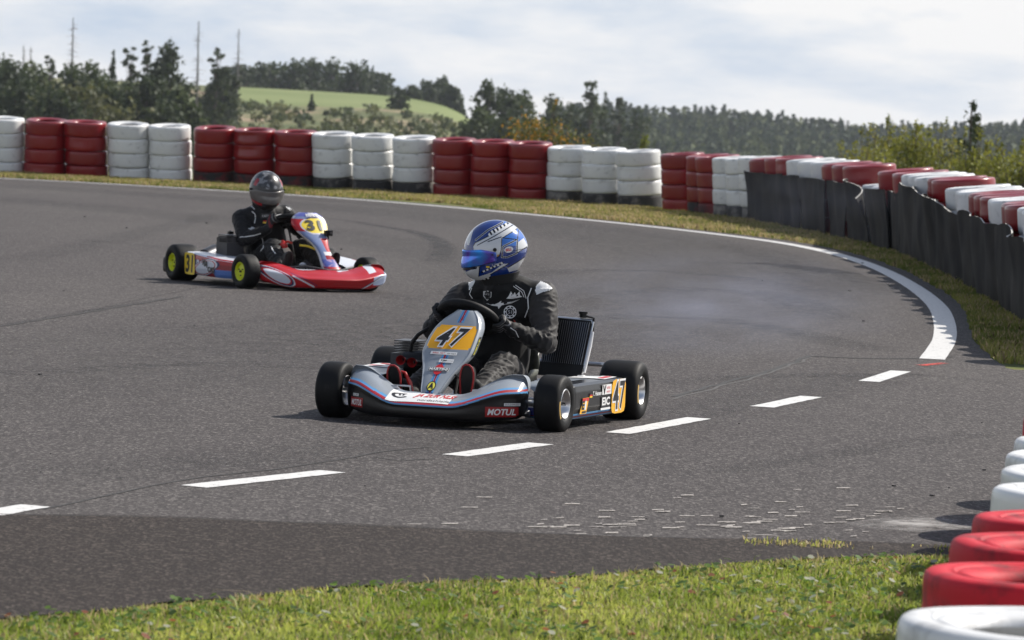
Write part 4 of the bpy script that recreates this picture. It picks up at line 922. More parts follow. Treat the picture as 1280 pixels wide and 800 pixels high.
def proj_fn(bvh, o, U, V_, d, back=.4, off=.002):
    """project flat decal coordinates along d onto the surface; returns level-> fn(a,b)"""
    o, U, V_, d = Vector(o), Vector(U).normalized(), Vector(V_).normalized(), Vector(d).normalized()
    last = [o]
    def lvl(n_=0):
        def fn(a, b):
            h = None
            for kf in (1, .94, .88, .8, .7, .55, .4):
                p0 = o + U * a * (1 if kf > .9 else kf) + V_ * b * kf - d * back; h, nn, i_, ds = bvh.ray_cast(p0, d)
                if h is not None: break
            if h is None: p_ = o + U * a + V_ * b
            else: p_ = h
            return p_ - d * (off + n_ * .0012)
        return fn
    return lvl
def sticker(name, parent, builder, mats, smooth=False):
    mb = MB(); builder(mb); return mb.build(name, mats, parent, smooth=smooth)

# ------------------------------------------------------------------ kart 47
K1 = empty('racing_kart', (-0.148, 20.169, 0), R(-16)); tag(K1, 'silver and black racing kart number 47 with radiator, in front', 'kart')
chassis(K1, 'alu', False)
seat(K1, M['seatglass'], .185, .24)
st1 = steering(K1, (-.033, -.075, .472), .138, (.10, .55, .82))
# front bumper
s4 = lambda t, a, b: (lambda q_: q_ * q_ * (3 - 2 * q_))(min(1, max(0, (abs(t) - a) / (b - a))))
def nose_col1(t, v, p):
    x = abs(p.x + .03)
    zc = stripe_z(t); dz = p.z - zc
    if v > .74: return SILVER
    if dz > .0135: return SILVER
    if dz > .0055: return MBLUE
    if dz > -.0045: return MRED
    if dz > -.0125: return MBLUE
    return BLK
n1_zt = lambda t: .148 + .100 * s4(t, .28, .86); n1_zb = lambda t: .038 + .02 * s4(t, .6, 1)
stripe_z = lambda t: n1_zb(t) + (n1_zt(t) - n1_zb(t)) * .66
nose1, sec1, nmb1 = sweep_nose('nose_fairing', K1, .425, lambda t: -.80 + .20 * abs(t) ** 2.6, lambda t: -.60 + .09 * abs(t) ** 2, n1_zt, n1_zb, .62, nose_col1, nt=240, npf=110, cx=-.025, roundend=.035, hood=True)
nb1 = bvh_of(nose1)
def stk(mb):
    L_ = proj_fn(nb1, (.285, -.9, .095), (1, .26, 0), (0, 0, 1), (0, 1, 0)); add_rect(mb, L_(0), .035, -.008, .128, .046, 0, 10, 4); add_text(mb, 'MOTUL', L_(1), .035, -.008, .027, .108, 1, shear=.25, bold=.03)
    add_rect(mb, L_(0), .075, .026, .060, .013, 2, 5, 2); add_text(mb, 'GOLDSPEED', L_(1), .075, .026, .0075, .052, 3)
sticker('sponsor_sticker', nose1, stk, [M['red'], M['decal'], M['decal'], M['ink']])
def stk(mb):
    L_ = proj_fn(nb1, (-.425, -.9, .095), (1, -.55, .0), (.10, 0, 1), (.25, 1, 0)); add_rect(mb, L_(0), .005, -.004, .095, .044, 0, 8, 4); add_text(mb, 'MOTUL', L_(1), .005, -.004, .026, .080, 1, shear=.2, bold=.03)
    add_rect(mb, L_(0), -.005, .030, .045, .012, 2, 4, 2); add_text(mb, 'GOLDSPEED', L_(1), -.005, .030, .007, .04, 3)
sticker('sponsor_sticker', nose1, stk, [M['red'], M['decal'], M['decal'], M['ink']])
def stk(mb):   # white banner lying on the top face
    L_ = proj_fn(nb1, (.0, -.70, .30), (1, 0, 0), (0, 1, 0), (0, .0, -1), back=.2); add_rect(mb, L_(0), -.055, -.014, .300, .138, 0, 12, 10)
    add_text(mb, 'JA ZUR NLS!', L_(1), .010, .000, .070, .190, 1, shear=.35, bold=.035)
    add_text(mb, 'nordschleife', L_(1), .020, -.056, .022, .15, 2)
    for k in range(12):
        a0, a1 = R(60 + k * 22), R(60 + (k + 1) * 22); r0, r1 = .022, .034; cx_, cy_ = -.150, -.008
        add_poly(mb, [(cx_ + r0 * math.cos(a0) * 1.3, cy_ + r0 * math.sin(a0)), (cx_ + r1 * math.cos(a0) * 1.3, cy_ + r1 * math.sin(a0)), (cx_ + r1 * math.cos(a1) * 1.3, cy_ + r1 * math.sin(a1)), (cx_ + r0 * math.cos(a1) * 1.3, cy_ + r0 * math.sin(a1))], L_(1), 2)
    add_poly(mb, [(-.165, .012), (-.158, .018), (-.150, -.012), (-.160, -.010)], L_(1), 2); add_poly(mb, [(-.147, .014), (-.138, .018), (-.135, -.008), (-.143, -.012)], L_(1), 2)
sticker('banner_sticker', nose1, stk, [M['decal'], M['redink'], M['ink']])
# number panel (steering fairing)
P1 = [  # height, y, centre x, half width
    (0.0, -.635, .125, -.035, .030), (.10, -.60, .155, -.040, .050), (.25, -.52, .215, -.040, .072), (.38, -.455, .262, -.038, .094), (.46, -.42, .290, -.036, .112), (.55, -.385, .325, -.034, .126), (.70, -.325, .385, -.028, .124), (.82, -.275, .432, -.020, .116), (.90, -.24, .470, -.012, .094), (.96, -.212, .500, -.006, .062), (1.0, -.196, .516, -.003, .036)]
P1h = [p[0] for p in P1]
def pan1(u, v, off=0.0):
    y_ = np.interp(v, P1h, [p[1] for p in P1]); z_ = np.interp(v, P1h, [p[2] for p in P1]); cx_ = np.interp(v, P1h, [p[3] for p in P1]); w_ = np.interp(v, P1h, [p[4] for p in P1])
    a = u * R(86); x_ = math.sin(a) / math.sin(R(86)) * w_; rim = max(0, abs(u) - .80) / .2
    dpt = -.034 * math.cos(a) ** .8 - .006 * math.exp(-((abs(u) - .72) / .06) ** 2) + .035 * rim ** 2
    n_ = Vector((math.sin(a) * .7, -.82, .45))
    return Vector((cx_ + x_, y_ + dpt, z_ + dpt * -.35 * 0)) + n_.normalized() * off
def face_out(o):
    if sum(p.normal.y * p.area for p in o.data.polygons) > 0: o.data.flip_normals()
_sm = {}
def pan1s(u, v, off=0.0):      # smoothed along v
    s_ = Vector((0, 0, 0)); W_ = 0
    for dv, w in ((-.03, 1), (0, 2), (.03, 1)): s_ += pan1(u, min(1, max(0, v + dv)), off) * w; W_ += w
    return s_ / W_
def pcol1(u, v):
    u = 2 * u - 1; p = pan1s(u, v); xc = p.x + .022 + (.5 - v) * .02
    if .585 < v < .845 and abs(u) < .66 and not (abs(u) > .59 and (v > .82 or v < .61)): return (.88, .42, .012)
    if v >= .875 or v <= .52:
        d = abs(p.x - np.interp(v, P1h, [q_[3] for q_ in P1]) - .002)
        if d < .0045: return MRED
        if d < .0165 and d > .0045: return MBLUE if not (.0075 < d < .0095) else DBLUE
    return SILVER
mb = MB(); mb.grid(lambda u, v: pan1s(2 * u - 1, v), 110, 150, cfn=pcol1); pnl1 = mb.build('front_panel', M['paint'], K1, paint=True, sharp=60); face_out(pnl1); sm = pnl1.modifiers.new('s', 'SOLIDIFY'); sm.thickness = .006; sm.offset = -1
def pan_xy(lv=0):  # decal coordinates: a = metres across, b = v
    def fn(a, b):
        w_ = np.interp(b, P1h, [p[4] for p in P1]); s_ = max(-.98, min(.98, a / w_ * math.sin(R(86)))); return pan1s(math.asin(s_) / R(86), b, .0035 + lv * .0012)
    return fn
def stk(mb):
    for lv, bd, mi in ((1, .085, 0), (2, .02, 1)):
        add_text(mb, '4', pan_xy(lv), -.036, .715, .19, .060, mi, shear=.28, bold=bd); add_text(mb, '7', pan_xy(lv), .036, .715, .19, .058, mi, shear=.28, bold=bd)
sticker('number', pnl1, stk, [M['decal'], M['ink']])
def stk(mb):
    add_rect(mb, pan_xy(0), -.008, .536, .125, .034, 0, 8, 2); add_text(mb, 'BIREL ART', pan_xy(1), -.03, .536, .018, .06, 1, shear=.2); add_text(mb, 'tm kart', pan_xy(1), .03, .536, .018, .04, 2)
    add_rect(mb, pan_xy(0), .018, .452, .066, .042, 0, 5, 2, shear=0); add_text(mb, 'TJM', pan_xy(1), .005, .452, .022, .028, 2, bold=.03); add_text(mb, 'racing', pan_xy(1), .033, .452, .02, .03, 3)
sticker('sponsor_sticker', pnl1, stk, [M['decal'], M['redink'], M['ink'], M['steel']])
def stk(mb):
    pts = [(.021 * math.cos(R(a)), .345 + .062 * math.sin(R(a))) for a in range(0, 360, 20)]; add_poly(mb, pts, pan_xy(0), 1)
    add_rect(mb, pan_xy(1), 0, .345, .094, .040, 2, 8, 2); add_rect(mb, pan_xy(2), 0, .345, .090, .032, 3, 8, 2); add_text(mb, 'MARTINI', pan_xy(3), 0, .345, .024, .080, 2, bold=.03)
sticker('sponsor_sticker', pnl1, stk, [M['decal'], M['redink'], M['decal'], M['ink']])
def stk(mb):
    add_poly(mb, [(.020 * math.cos(R(a)), .155 + .055 * math.sin(R(a))) for a in range(0, 360, 20)], pan_xy(0), 1); add_poly(mb, [(.016 * math.cos(R(a)), .155 + .044 * math.sin(R(a))) for a in range(0, 360, 20)], pan_xy(1), 0)
    add_text(mb, 'A', pan_xy(2), 0, .158, .056, .021, 1, bold=.05); add_rect(mb, pan_xy(0), 0, .06, .036, .045, 2, 3, 2)
sticker('round_sticker', pnl1, stk, [M['yink'], M['ink'], M['bluesteel']])
def stk(mb):
    f = lambda a, b: pan1s(.93 + b * .9, .62 + a, .003)
    add_rect(mb, f, 0, 0, .22, .10, 0, 8, 2); add_text(mb, 'kart', lambda a, b: f(a, b) + Vector((.001, -.001, 0)), 0, 0, .055, .17, 1, bold=.03)
sticker('edge_sticker', pnl1, stk, [M['ink'], M['yink']])
# side pods
def side_pod(k, sgn, colour, name='side_pod', xi=.34, xo=.625, y0=-.42, y1=.36, zt=.212, zb=.045, taper=.06, mats=None, n_=90, front_z=0, xfn=None):
    mb = MB()
    def sec(v, s):       # v front->back ; s round section: inner top -> outer top -> outer bottom -> inner bottom
        y_ = y0 + (y1 - y0) * v; e = max(0, 1 - v / .08); e2 = max(0, (v - .95) / .05); rd = math.sqrt(max(0, 1 - e * e)) * math.sqrt(max(0, 1 - e2 * e2)) if (e > 0 or e2 > 0) else 1; rd = .55 + .45 * rd
        top = zt - front_z * (1 - v) ** 1.5; xo_ = (xo - taper * max(0, .25 - v) / .25) if xfn is None else xfn(v)
        K = [(xi, top - .006), (xo_ - .08, top), (xo_ - .022, top - .002), (xo_ - .004, top - .012), (xo_, top - .035), (xo_ + .002, zb + .055), (xo_ - .006, zb + .022), (xo_ - .020, zb + .003), (xo_ - .05, zb), (xi, zb)]
        f = s * (len(K) - 1); i = min(int(f), len(K) - 2); q_ = f - i; x_ = K[i][0] * (1 - q_) + K[i + 1][0] * q_; z_ = K[i][1] * (1 - q_) + K[i + 1][1] * q_
        xm, zm = (xi + xo_) / 2, (top + zb) / 2
        return Vector((sgn * (xm + (x_ - xm) * rd), y_, zm + (z_ - zm) * rd))
    mb.grid(lambda u, v: sec(u, v), n_, 72, cfn=lambda u, v: colour(u, v, sec(u, v)))
    for e in (0, 1): ring = [sec(e, j / 24) for j in range(25)]; mb.add(ring, [tuple(range(25))], 0, colour(e, .5, ring[12]))
    return mb.build(name, mats or M['paint'], k, paint=True, sharp=50)
def podc_l(v, s, p):
    if s < .10: return SILVER
    z = p.z
    if s > .3:
        if .0655 < z < .076: return MBLUE
        if .057 < z <= .0655: return MRED
        if .050 < z <= .057: return MBLUE
    return BLK
podL = side_pod(K1, 1, podc_l, xfn=lambda v: .572 + .064 * v)
pb = bvh_of(podL)
PL = lambda l_: (lambda a, b: Vector((.572 + .064 * (a + .42) / .78 + .0035 + .0012 * l_, a, .13 + b)))
def stk(mb):
    add_rect(mb, PL(1), .212, .001, .190, .160, 0, 4, 6, r=.012); 
    for lv, bd, mi in ((2, .07, 1), (3, .015, 2)):
        add_text(mb, '4', PL(lv), .170, .006, .125, .070, mi, bold=bd); add_text(mb, '7', PL(lv), .258, .006, .125, .066, mi, bold=bd)
sticker('number_plate', podL, stk, [M['orange'], M['decal'], M['ink']])
def stk(mb):
    add_rect(mb, PL(1), .045, .040, .125, .046, 0, 4, 2); add_text(mb, 'V', PL(2), .010, .040, .038, .038, 1, bold=.04); add_text(mb, 'vortex', PL(2), .065, .048, .013, .05, 2); add_text(mb, 'motors', PL(2), .065, .030, .010, .05, 2)
    add_rect(mb, PL(1), .035, -.018, .125, .048, 3, 4, 2); add_text(mb, 'EIC', PL(2), .035, -.014, .034, .10, 0, bold=.04); add_rect(mb, PL(1), .035, -.049, .13, .010, 0, 3, 1)
sticker('sponsor_sticker', podL, stk, [M['decal'], M['ink'], M['redink'], M['blacksteel']])
def stk(mb):
    add_rect(mb, PL(1), -.30 + .13, .028, .036, .0065, 0, 2, 1); add_rect(mb, PL(1), -.17, .0215, .036, .0065, 1, 2, 1); add_rect(mb, PL(1), -.17, .015, .036, .0065, 2, 2, 1)
    add_text(mb, 'T. Hansen', PL(1), -.088, .028, .020, .115, 3, bold=.02)
sticker('name_sticker', podL, stk, [M['ink'], M['redink'], M['yellow'], M['decal']])
def stk(mb):
    add_rect(mb, PL(1), -.255, -.022, .085, .072, 0, 3, 4, shear=.035); add_rect(mb, PL(2), -.242, .006, .085, .014, 1, 3, 1); add_text(mb, 'E', PL(2), -.275, -.018, .036, .030, 3, bold=.05); add_rect(mb, PL(2), -.243, -.018, .022, .046, 2, 2, 3, shear=.01); add_rect(mb, PL(2), -.262, -.050, .055, .009, 3, 3, 1)
sticker('orange_sticker', podL, stk, [M['orange'], M['redink'], M['decal'], M['ink']])
TLp = proj_fn(pb, (.5, 0, .3), (1, 0, 0), (0, 1, 0), (0, 0, -1), back=.1)
def stk(mb):
    add_rect(mb, TLp(1), .0, .20, .18, .22, 0, 4, 4); add_rect(mb, TLp(2), .06, .20, .03, .16, 1, 2, 4); add_rect(mb, TLp(2), -.02, .27, .09, .03, 2, 2, 2)
sticker('top_sticker', podL, stk, [M['decal'], M['redink'], M['ink']])
podR = side_pod(K1, -1, lambda v, s, p: SILVER if (s < .30) else BLK, xo=.61)
pb2 = bvh_of(podR); TRp = proj_fn(pb2, (-.47, 0, .3), (1, 0, 0), (0, 1, 0), (0, 0, -1), back=.1)
def stk(mb):
    add_rect(mb, TRp(1), .0, .12, .20, .26, 0, 4, 4); add_text(mb, '47', TRp(2), .02, .16, .09, .10, 1, bold=.03); add_rect(mb, TRp(2), -.05, .06, .06, .06, 2, 2, 2); add_rect(mb, TRp(2), -.04, .20, .06, .05, 2, 2, 2)
sticker('top_sticker', podR, stk, [M['decal'], M['ink'], M['redink']])
# radiator, leaning back beside the seat
rt, rb_ = [Vector((.235, .33, .475)), Vector((.448, .33, .470))], [Vector((.235, .22, .215)), Vector((.432, .22, .212))]
def quadp(a, b): return rb_[0] * (1 - a) * (1 - b) + rb_[1] * a * (1 - b) + rt[0] * (1 - a) * b + rt[1] * a * b
nrm = (rb_[1] - rb_[0]).cross(rt[0] - rb_[0]).normalized()
if nrm.y > 0: nrm = -nrm
rad = MB(); rad.add([quadp(a, b) + nrm * o_ for o_ in (0, -.035) for a, b in ((0, .16), (1, .16), (1, 1), (0, 1))], [(0, 1, 2, 3), (7, 6, 5, 4), (0, 4, 5, 1), (1, 5, 6, 2), (2, 6, 7, 3), (3, 7, 4, 0)]); radc = rad.build('radiator', M['blackplastic'], K1, smooth=False)
fn_ = MB()
for k in range(20):
    a = (k + .5) / 20; fn_.tube([quadp(a, .19) + nrm * .003, quadp(a, .96) + nrm * .003], .0012, 5)
fn_.build('fins', M['steel'], radc)
tk = MB(); tk.tube([quadp(0, 1.0) + nrm * -.015, quadp(1.02, 1.0) + nrm * -.015], .014, 10); tk.tube([quadp(1.03, .16) + nrm * -.015, quadp(1.03, 1.0) + nrm * -.015], .006, 8); tk.build('tank', M['alu'], radc)
cp = MB(); q_ = quadp(.80, 1.04); cp.tube([q_, q_ + Vector((0, .0, .022))], .017, 12); cp.tube([q_ + Vector((.0, 0, .018)), q_ + Vector((0, 0, .030))], .022, 12); cp.tube([q_ + Vector((.01, 0, .01)), q_ + Vector((.05, .01, .0)), q_ + Vector((.045, .02, -.06))], .006, 6); cp.build('filler_cap', M['blackplastic'], radc)
fl = MB(); fl.add([quadp(a, b) + nrm * o_ for o_ in (.004, -.004) for a, b in ((-.02, -.03), (1.04, -.03), (1.05, .20), (-.02, .20))], [(0, 1, 2, 3), (7, 6, 5, 4), (0, 4, 5, 1), (1, 5, 6, 2), (2, 6, 7, 3), (3, 7, 4, 0)]); fl.build('flap', M['blackplastic'], radc, smooth=False)
rs_ = MB(); rs_.tube([quadp(1.0, .1) + Vector((.012, .02, -.01)), quadp(1.07, .55) + Vector((0, .02, 0)), quadp(1.08, .8) + Vector((0, .01, 0))], [.008, .010, .006], 8); rs_.box(quadp(1.0, -.02) + Vector((.01, 0, .0)), (.03, .03, .02)); rs_.build('bracket', M['decal'], radc)
# engine side, airbox with two red trumpets, hoses
eng = MB(); eng.box((-.37, .12, .20), (.13, .22, .16)); 
for k in range(5): eng.box((-.37, .12, .29 + k * .012), (.12, .16, .005))
eng.tube([(-.37, .12, .16), (-.30, .12, .16)], .06, 16); eng.build('engine', M['blacksteel'], K1)
ab = MB(); ab.tube([(-.36, -.02, .235), (-.29, .0, .24), (-.20, .02, .24)], [.055, .06, .05], 14); ab.build('airbox', M['blackplastic'], K1)
for dx, dz in ((-.322, .262), (-.266, .254)):
    tr = MB(); tr.lathe([(0, .012), (.03, .014), (.05, .021), (.053, .023), (.048, .021), (.03, .011), (0, .008)], 20, M=Matrix.Translation((dx, -.14, dz)) @ Matrix.Rotation(R(-90), 4, 'Z')); 
    tr.build('intake_trumpet', M['red'], K1)
    tb = MB(); tb.tube([(dx, -.14, dz), (dx + .01, -.02, dz - .02)], .012, 10); tb.build('intake_tube', M['blackplastic'], K1)
hs = MB(); hs.tube([(-.20, -.01, .425), (-.25, .0, .41), (-.30, .0, .375), (-.33, .0, .335), (-.335, .0, .29), (-.33, .02, .24)], [.007, .008, .010, .011, .008, .006], 8); hs.build('hose', M['blackplastic'], K1)
ex = MB(); ex.tube([(-.33, .22, .18), (-.30, .42, .2), (-.22, .62, .18), (.1, .68, .17)], [.02, .03, .045, .04], 12); ex.build('exhaust', M['steel'], K1)
cb_ = MB(); cb_.tube([(-.16, -.36, .10), (-.19, -.33, .16), (-.12, -.30, .21), (-.06, -.30, .22)], .006, 7); cb_.tube([(.10, -.45, .08), (.09, -.5, .2), (.02, -.5, .24)], .0055, 7); cb_.build('cable', M['blackplastic'], K1)
rc = MB(); rc.tube([(-.27, -.50, .20), (-.245, -.50, .235), (-.20, -.50, .225), (-.175, -.50, .18), (-.16, -.50, .13)], [.005, .006, .007, .011, .009], 8); rc.build('cable', M['redclear'], K1)
bp_ = MB(); bp_.tube([(.17, -.60, .13), (.20, -.62, .165), (.30, -.60, .165), (.33, -.56, .10)], .0085, 8); bp_.tube([(-.17, -.60, .13), (-.20, -.62, .165), (-.30, -.60, .165), (-.33, -.56, .10)], .0085, 8); bp_.build('bumper_bar', M['steel'], K1)
bb = MB(); bb.box((.36, -.44, .082), (.10, .05, .035)); bb.build('bracket', M['bluesteel'], K1, smooth=False)
rbp = MB(); rbp.tube([(-.45, .70, .14), (-.40, .74, .14), (.40, .74, .14), (.45, .70, .14)], .014, 8); rbp.tube([(-.45, .70, .24), (-.40, .74, .24), (.40, .74, .24), (.45, .70, .24)], .011, 8); rbp.tube([(-.30, .62, .055), (-.30, .74, .14), (-.30, .74, .24)], .012, 8); rbp.tube([(.30, .62, .055), (.30, .74, .14), (.30, .74, .24)], .012, 8); rbp.build('rear_bumper', M['steel'], K1)

# ================================================================== people
def capsule(mb, a, b, ra, rb, n=14, flat=None):
    a, b = Vector(a), Vector(b); d = b - a; L_ = d.length; d.normalize(); e1 = d.orthogonal().normalized(); e2 = d.cross(e1); rings = []
    for k in range(6): t = -math.pi / 2 + math.pi / 2 * k / 5; rings.append((a + d * ra * math.sin(t), max(ra * math.cos(t), 1e-4)))
    for k in range(6): t = math.pi / 2 * k / 5; rings.append((b + d * rb * math.sin(t), max(rb * math.cos(t), 1e-4)))
    vs = []
    for c, r in rings:
        for j in range(n):
            o_ = (e1 * math.cos(2 * math.pi * j / n) + e2 * math.sin(2 * math.pi * j / n)) * r
            if flat: ax = Vector(flat[0]).normalized(); o_ -= ax * o_.dot(ax) * (1 - flat[1])
            vs.append(c + o_)
    fs = []
    for i in range(len(rings) - 1):
        for j in range(n): fs.append((i * n + j, i * n + (j + 1) % n, (i + 1) * n + (j + 1) % n, (i + 1) * n + j))
    fs += [tuple(range(n))[::-1], tuple(range((len(rings) - 1) * n, len(rings) * n))]
    mb.add(vs, fs)
def fuse(mb, voxel, smooth_it, name='b'):
    me = bpy.data.meshes.new(name); me.from_pydata(mb.v, [], mb.f)
    bm = bmesh.new(); bm.from_mesh(me); bmesh.ops.recalc_face_normals(bm, faces=bm.faces); bm.to_mesh(me); bm.free()
    o = bpy.data.objects.new(name, me); col.objects.link(o)
    r_ = o.modifiers.new('r', 'REMESH'); r_.mode = 'VOXEL'; r_.voxel_size = voxel; r_.use_smooth_shade = True
    s_ = o.modifiers.new('s', 'SMOOTH'); s_.factor = .5; s_.iterations = smooth_it
    m2 = evaluated(o, name); bpy.data.objects.remove(o); bpy.data.meshes.remove(me); return m2
def seg_near(P_, segs):
    """nearest tapered segment of each point: index, parameter, signed distance"""
    D = []; T = []
    for (a, b, ra, rb) in segs:
        a, b = np.array(a), np.array(b); d = b - a; t = np.clip(((P_ - a) @ d) / (d @ d), 0, 1); c = a + t[:, None] * d
        D.append(np.linalg.norm(P_ - c, axis=1) - (ra + (rb - ra) * t)); T.append(t)
    D, T = np.array(D), np.array(T); k = D.argmin(0); return k, T[k, np.arange(len(P_))], D
def make_body(parent, J, colour, seed=0, fold=.007):
    mb = MB(); segs = []; names = []
    def S(n_, a, b, ra, rb, flat=None): capsule(mb, a, b, ra, rb, flat=flat); segs.append((a, b, ra, rb)); names.append(n_)
    g = J
    S('torso', g['pelvis'], g['belly'], .150, .155); S('torso', g['belly'], g['chest'], .155, .150)
    S('torso', g['shL'], g['shR'], .075, .075); S('torso', tuple((Vector(g['shL']) * .7 + Vector(g['chest']) * .3)), g['chest'], .09, .13); S('torso', tuple((Vector(g['shR']) * .7 + Vector(g['chest']) * .3)), g['chest'], .09, .13)
    nb_ = Vector(g['neck']); mid_ = (Vector(g['shL']) + Vector(g['shR'])) / 2
    for s_ in 'LR': S('torso', tuple(nb_ + Vector((0, -.01, -.03))), tuple(Vector(g['sh' + s_]) * .8 + mid_ * .2 + Vector((0, 0, .005))), .072, .066)
    S('torso', tuple(nb_ + Vector((0, -.03, -.05))), g['chest'], .075, .13)
    S('neck', tuple(mid_), g['neck'], .085, .074); S('neck', g['neck'], g['head'], .070, .085)
    for s_ in 'LR':
        S('uparm', g['sh' + s_], g['el' + s_], .076, .056); S('forearm', g['el' + s_], g['wr' + s_], .055, .036)
        S('thigh', g['hip' + s_], g['kn' + s_], .100, .078); S('shin', g['kn' + s_], g['an' + s_], .074, .050); S('foot', g['an' + s_], g['toe' + s_], .040, .03)
    me = fuse(mb, .0085, 7, 'body'); n_ = len(me.vertices); P_ = np.empty(n_ * 3); me.vertices.foreach_get('co', P_); P_ = P_.reshape(-1, 3)
    Nn = np.empty(n_ * 3); me.vertices.foreach_get('normal', Nn); Nn = Nn.reshape(-1, 3)
    k, t, D = seg_near(P_, segs); disp = np.zeros(n_); names = np.array(names)
    ln = np.array([np.linalg.norm(np.array(s_[1]) - np.array(s_[0])) for s_ in segs])
    for i in range(n_):
        nm = names[k[i]]; p = Vector(P_[i]); w1 = noise.noise(p * 9 + Vector((seed, 0, 0))); w2 = noise.noise(p * 22 + Vector((0, seed, 0)))
        if nm in ('uparm', 'forearm', 'thigh', 'shin'):
            L_ = t[i] * ln[k[i]]; a = Vector(segs[k[i]][1]) - Vector(segs[k[i]][0]); a.normalize(); r_ = p - Vector(segs[k[i]][0]); r_ -= a * r_.dot(a); e1 = a.orthogonal().normalized(); ang = math.atan2(r_.dot(e1), r_.dot(a.cross(e1)))
            nz_ = noise.noise(Vector((L_ * 34 + math.sin(ang + seed) * .55 + w1 * .7, math.cos(ang) * 1.1 + k[i], math.sin(ang) * 1.1 + seed))); f = max(0, 1 - abs(nz_) * 4.2)
            near_j = {'uparm': .45 + .55 * t[i], 'forearm': 1 - .35 * t[i], 'thigh': .5 + .5 * t[i], 'shin': 1 - .2 * t[i]}[nm]
            disp[i] = fold * near_j * (1.7 * f - .45) + w2 * .0015 + w1 * .004
        elif nm == 'torso': disp[i] = fold * (.9 * w1 + .45 * (1 - abs(math.sin(p.z * 70 + w1 * 8 + p.x * 30))) ** 2) + w2 * .0015
        else: disp[i] = w2 * .001
    P_ = P_ + Nn * disp[:, None]; me.vertices.foreach_set('co', P_.astype(np.float32).ravel()); me.update()
    me.materials.clear(); o = link('body', me, [M['suit'], M['skin']], parent)
    ca = me.color_attributes.new('paint', 'FLOAT_COLOR', 'POINT'); cc = np.ones((n_, 4)); 
    for i in range(n_): cc[i, :3] = colour(names[k[i]], Vector(P_[i]), t[i], k[i])
    ca.data.foreach_set('color', cc.astype(np.float32).ravel()); me.polygons.foreach_set('use_smooth', [True] * len(me.polygons))
    return o
def make_glove(parent, wrist, wheelinfo, ang, side, cfn):
    """glove closed round the rim of the steering wheel at angle ang"""
    c, e1, e2, n_, Rr = wheelinfo; A = (-e1 * math.sin(ang) + e2 * math.cos(ang)).normalized()      # along the rim
    Pp = c + (e1 * math.cos(ang) + e2 * math.sin(ang) * .93) * Rr; O = (Pp - c).normalized(); B = A.cross(O)
    if B.dot(n_) < 0: B = -B
    W_ = Vector(wrist); mb = MB()
    # palm lies on the driver's side / outside of the rim
    palm = Pp + B * .022 + O * .022
    toW = (W_ - palm).normalized()
    for k in (-1, -.33, .33, 1): capsule(mb, palm + toW * .045 + A * .012 * k, palm + A * .025 * k, .016, .015)
    capsule(mb, W_, palm + toW * .04, .030, .028)
    lens = [.85, 1.0, .96, .80]
    for f in range(4):
        a_ = A * (.030 - f * .020) * (1 if side == 'L' else -1); s_ = .026 * (1 + .05 * f); L_ = lens[f]; pts = []
        for q_, th in enumerate([R(50), R(5), R(-50), R(-50 - 62 * L_)]):
            pts.append(Pp + a_ + (O * math.cos(th) + B * math.sin(th)) * (s_ + .004 * (q_ == 1)))
        for q_ in range(3): capsule(mb, pts[q_], pts[q_ + 1], .0102 - q_ * .0008, .0096 - q_ * .0008, 10)
    th0 = palm + toW * .020 + A * (.030 if side == 'L' else -.030); t1 = Pp - O * .006 + B * .028 + A * (.030 if side == 'L' else -.030); t2 = Pp - O * .028 + B * .012 + A * (.020 if side == 'L' else -.020)
    capsule(mb, th0, t1, .014, .0115, 10); capsule(mb, t1, t2, .0112, .0095, 10)
    me = fuse(mb, .0034, 3, 'glove'); me.materials.clear(); o = link('glove', me, M['glove'], parent); n2 = len(me.vertices); ca = me.color_attributes.new('paint', 'FLOAT_COLOR', 'POINT'); cc = np.ones((n2, 4))
    for i, v in enumerate(me.vertices): cc[i, :3] = cfn(v.co, Pp, A, O, B, W_)
    ca.data.foreach_set('color', cc.astype(np.float32).ravel()); me.polygons.foreach_set('use_smooth', [True] * len(me.polygons)); return o
def make_shoe(parent, ankle, toe_dir, sole_n, size, rimc):
    """karting boot: sole faces sole_n; toe up"""
    t = Vector(toe_dir).normalized(); n_ = Vector(sole_n).normalized(); s_ = t.cross(n_).normalized(); A = Vector(ankle); mb = MB()
    out_ = [(-.055, .026), (-.035, .034), (0, .034), (.05, .040), (.10, .045), (.14, .042), (.17, .030), (.182, .012)]
    def ring(off, sc, mix=0): return [A + t * (a * size) + s_ * (b * sc * size) + n_ * off for a, b in out_] + [A + t * (a * size) - s_ * (b * sc * size * .92) + n_ * off for a, b in out_[::-1]]
    rs_ = [ring(.045, .85), ring(.05, .98), ring(.036, 1.0), ring(.030, .96), ring(.0, .80), ring(-.03, .55)]
    n2 = len(rs_[0]); vs = [p for r_ in rs_ for p in r_]; fs = []
    for i in range(len(rs_) - 1):
        for j in range(n2): fs.append((i * n2 + j, i * n2 + (j + 1) % n2, (i + 1) * n2 + (j + 1) % n2, (i + 1) * n2 + j))
    fs += [tuple(range(n2)), tuple(range(5 * n2, 6 * n2))[::-1]]; mb.add(vs, fs); 
    mb.tube([A, A - n_ * .05 - t * .01, A - n_ * .10 + t * .005], [.045, .045, .048], 12)
    o = mb.build('shoe', M['blackplastic'], parent, sharp=50)
    rm = MB(); rr = ring(.047, .96); rm.tube(rr[2:-2], .0042, 6); rm.build('piping', rimc, o)
    return o
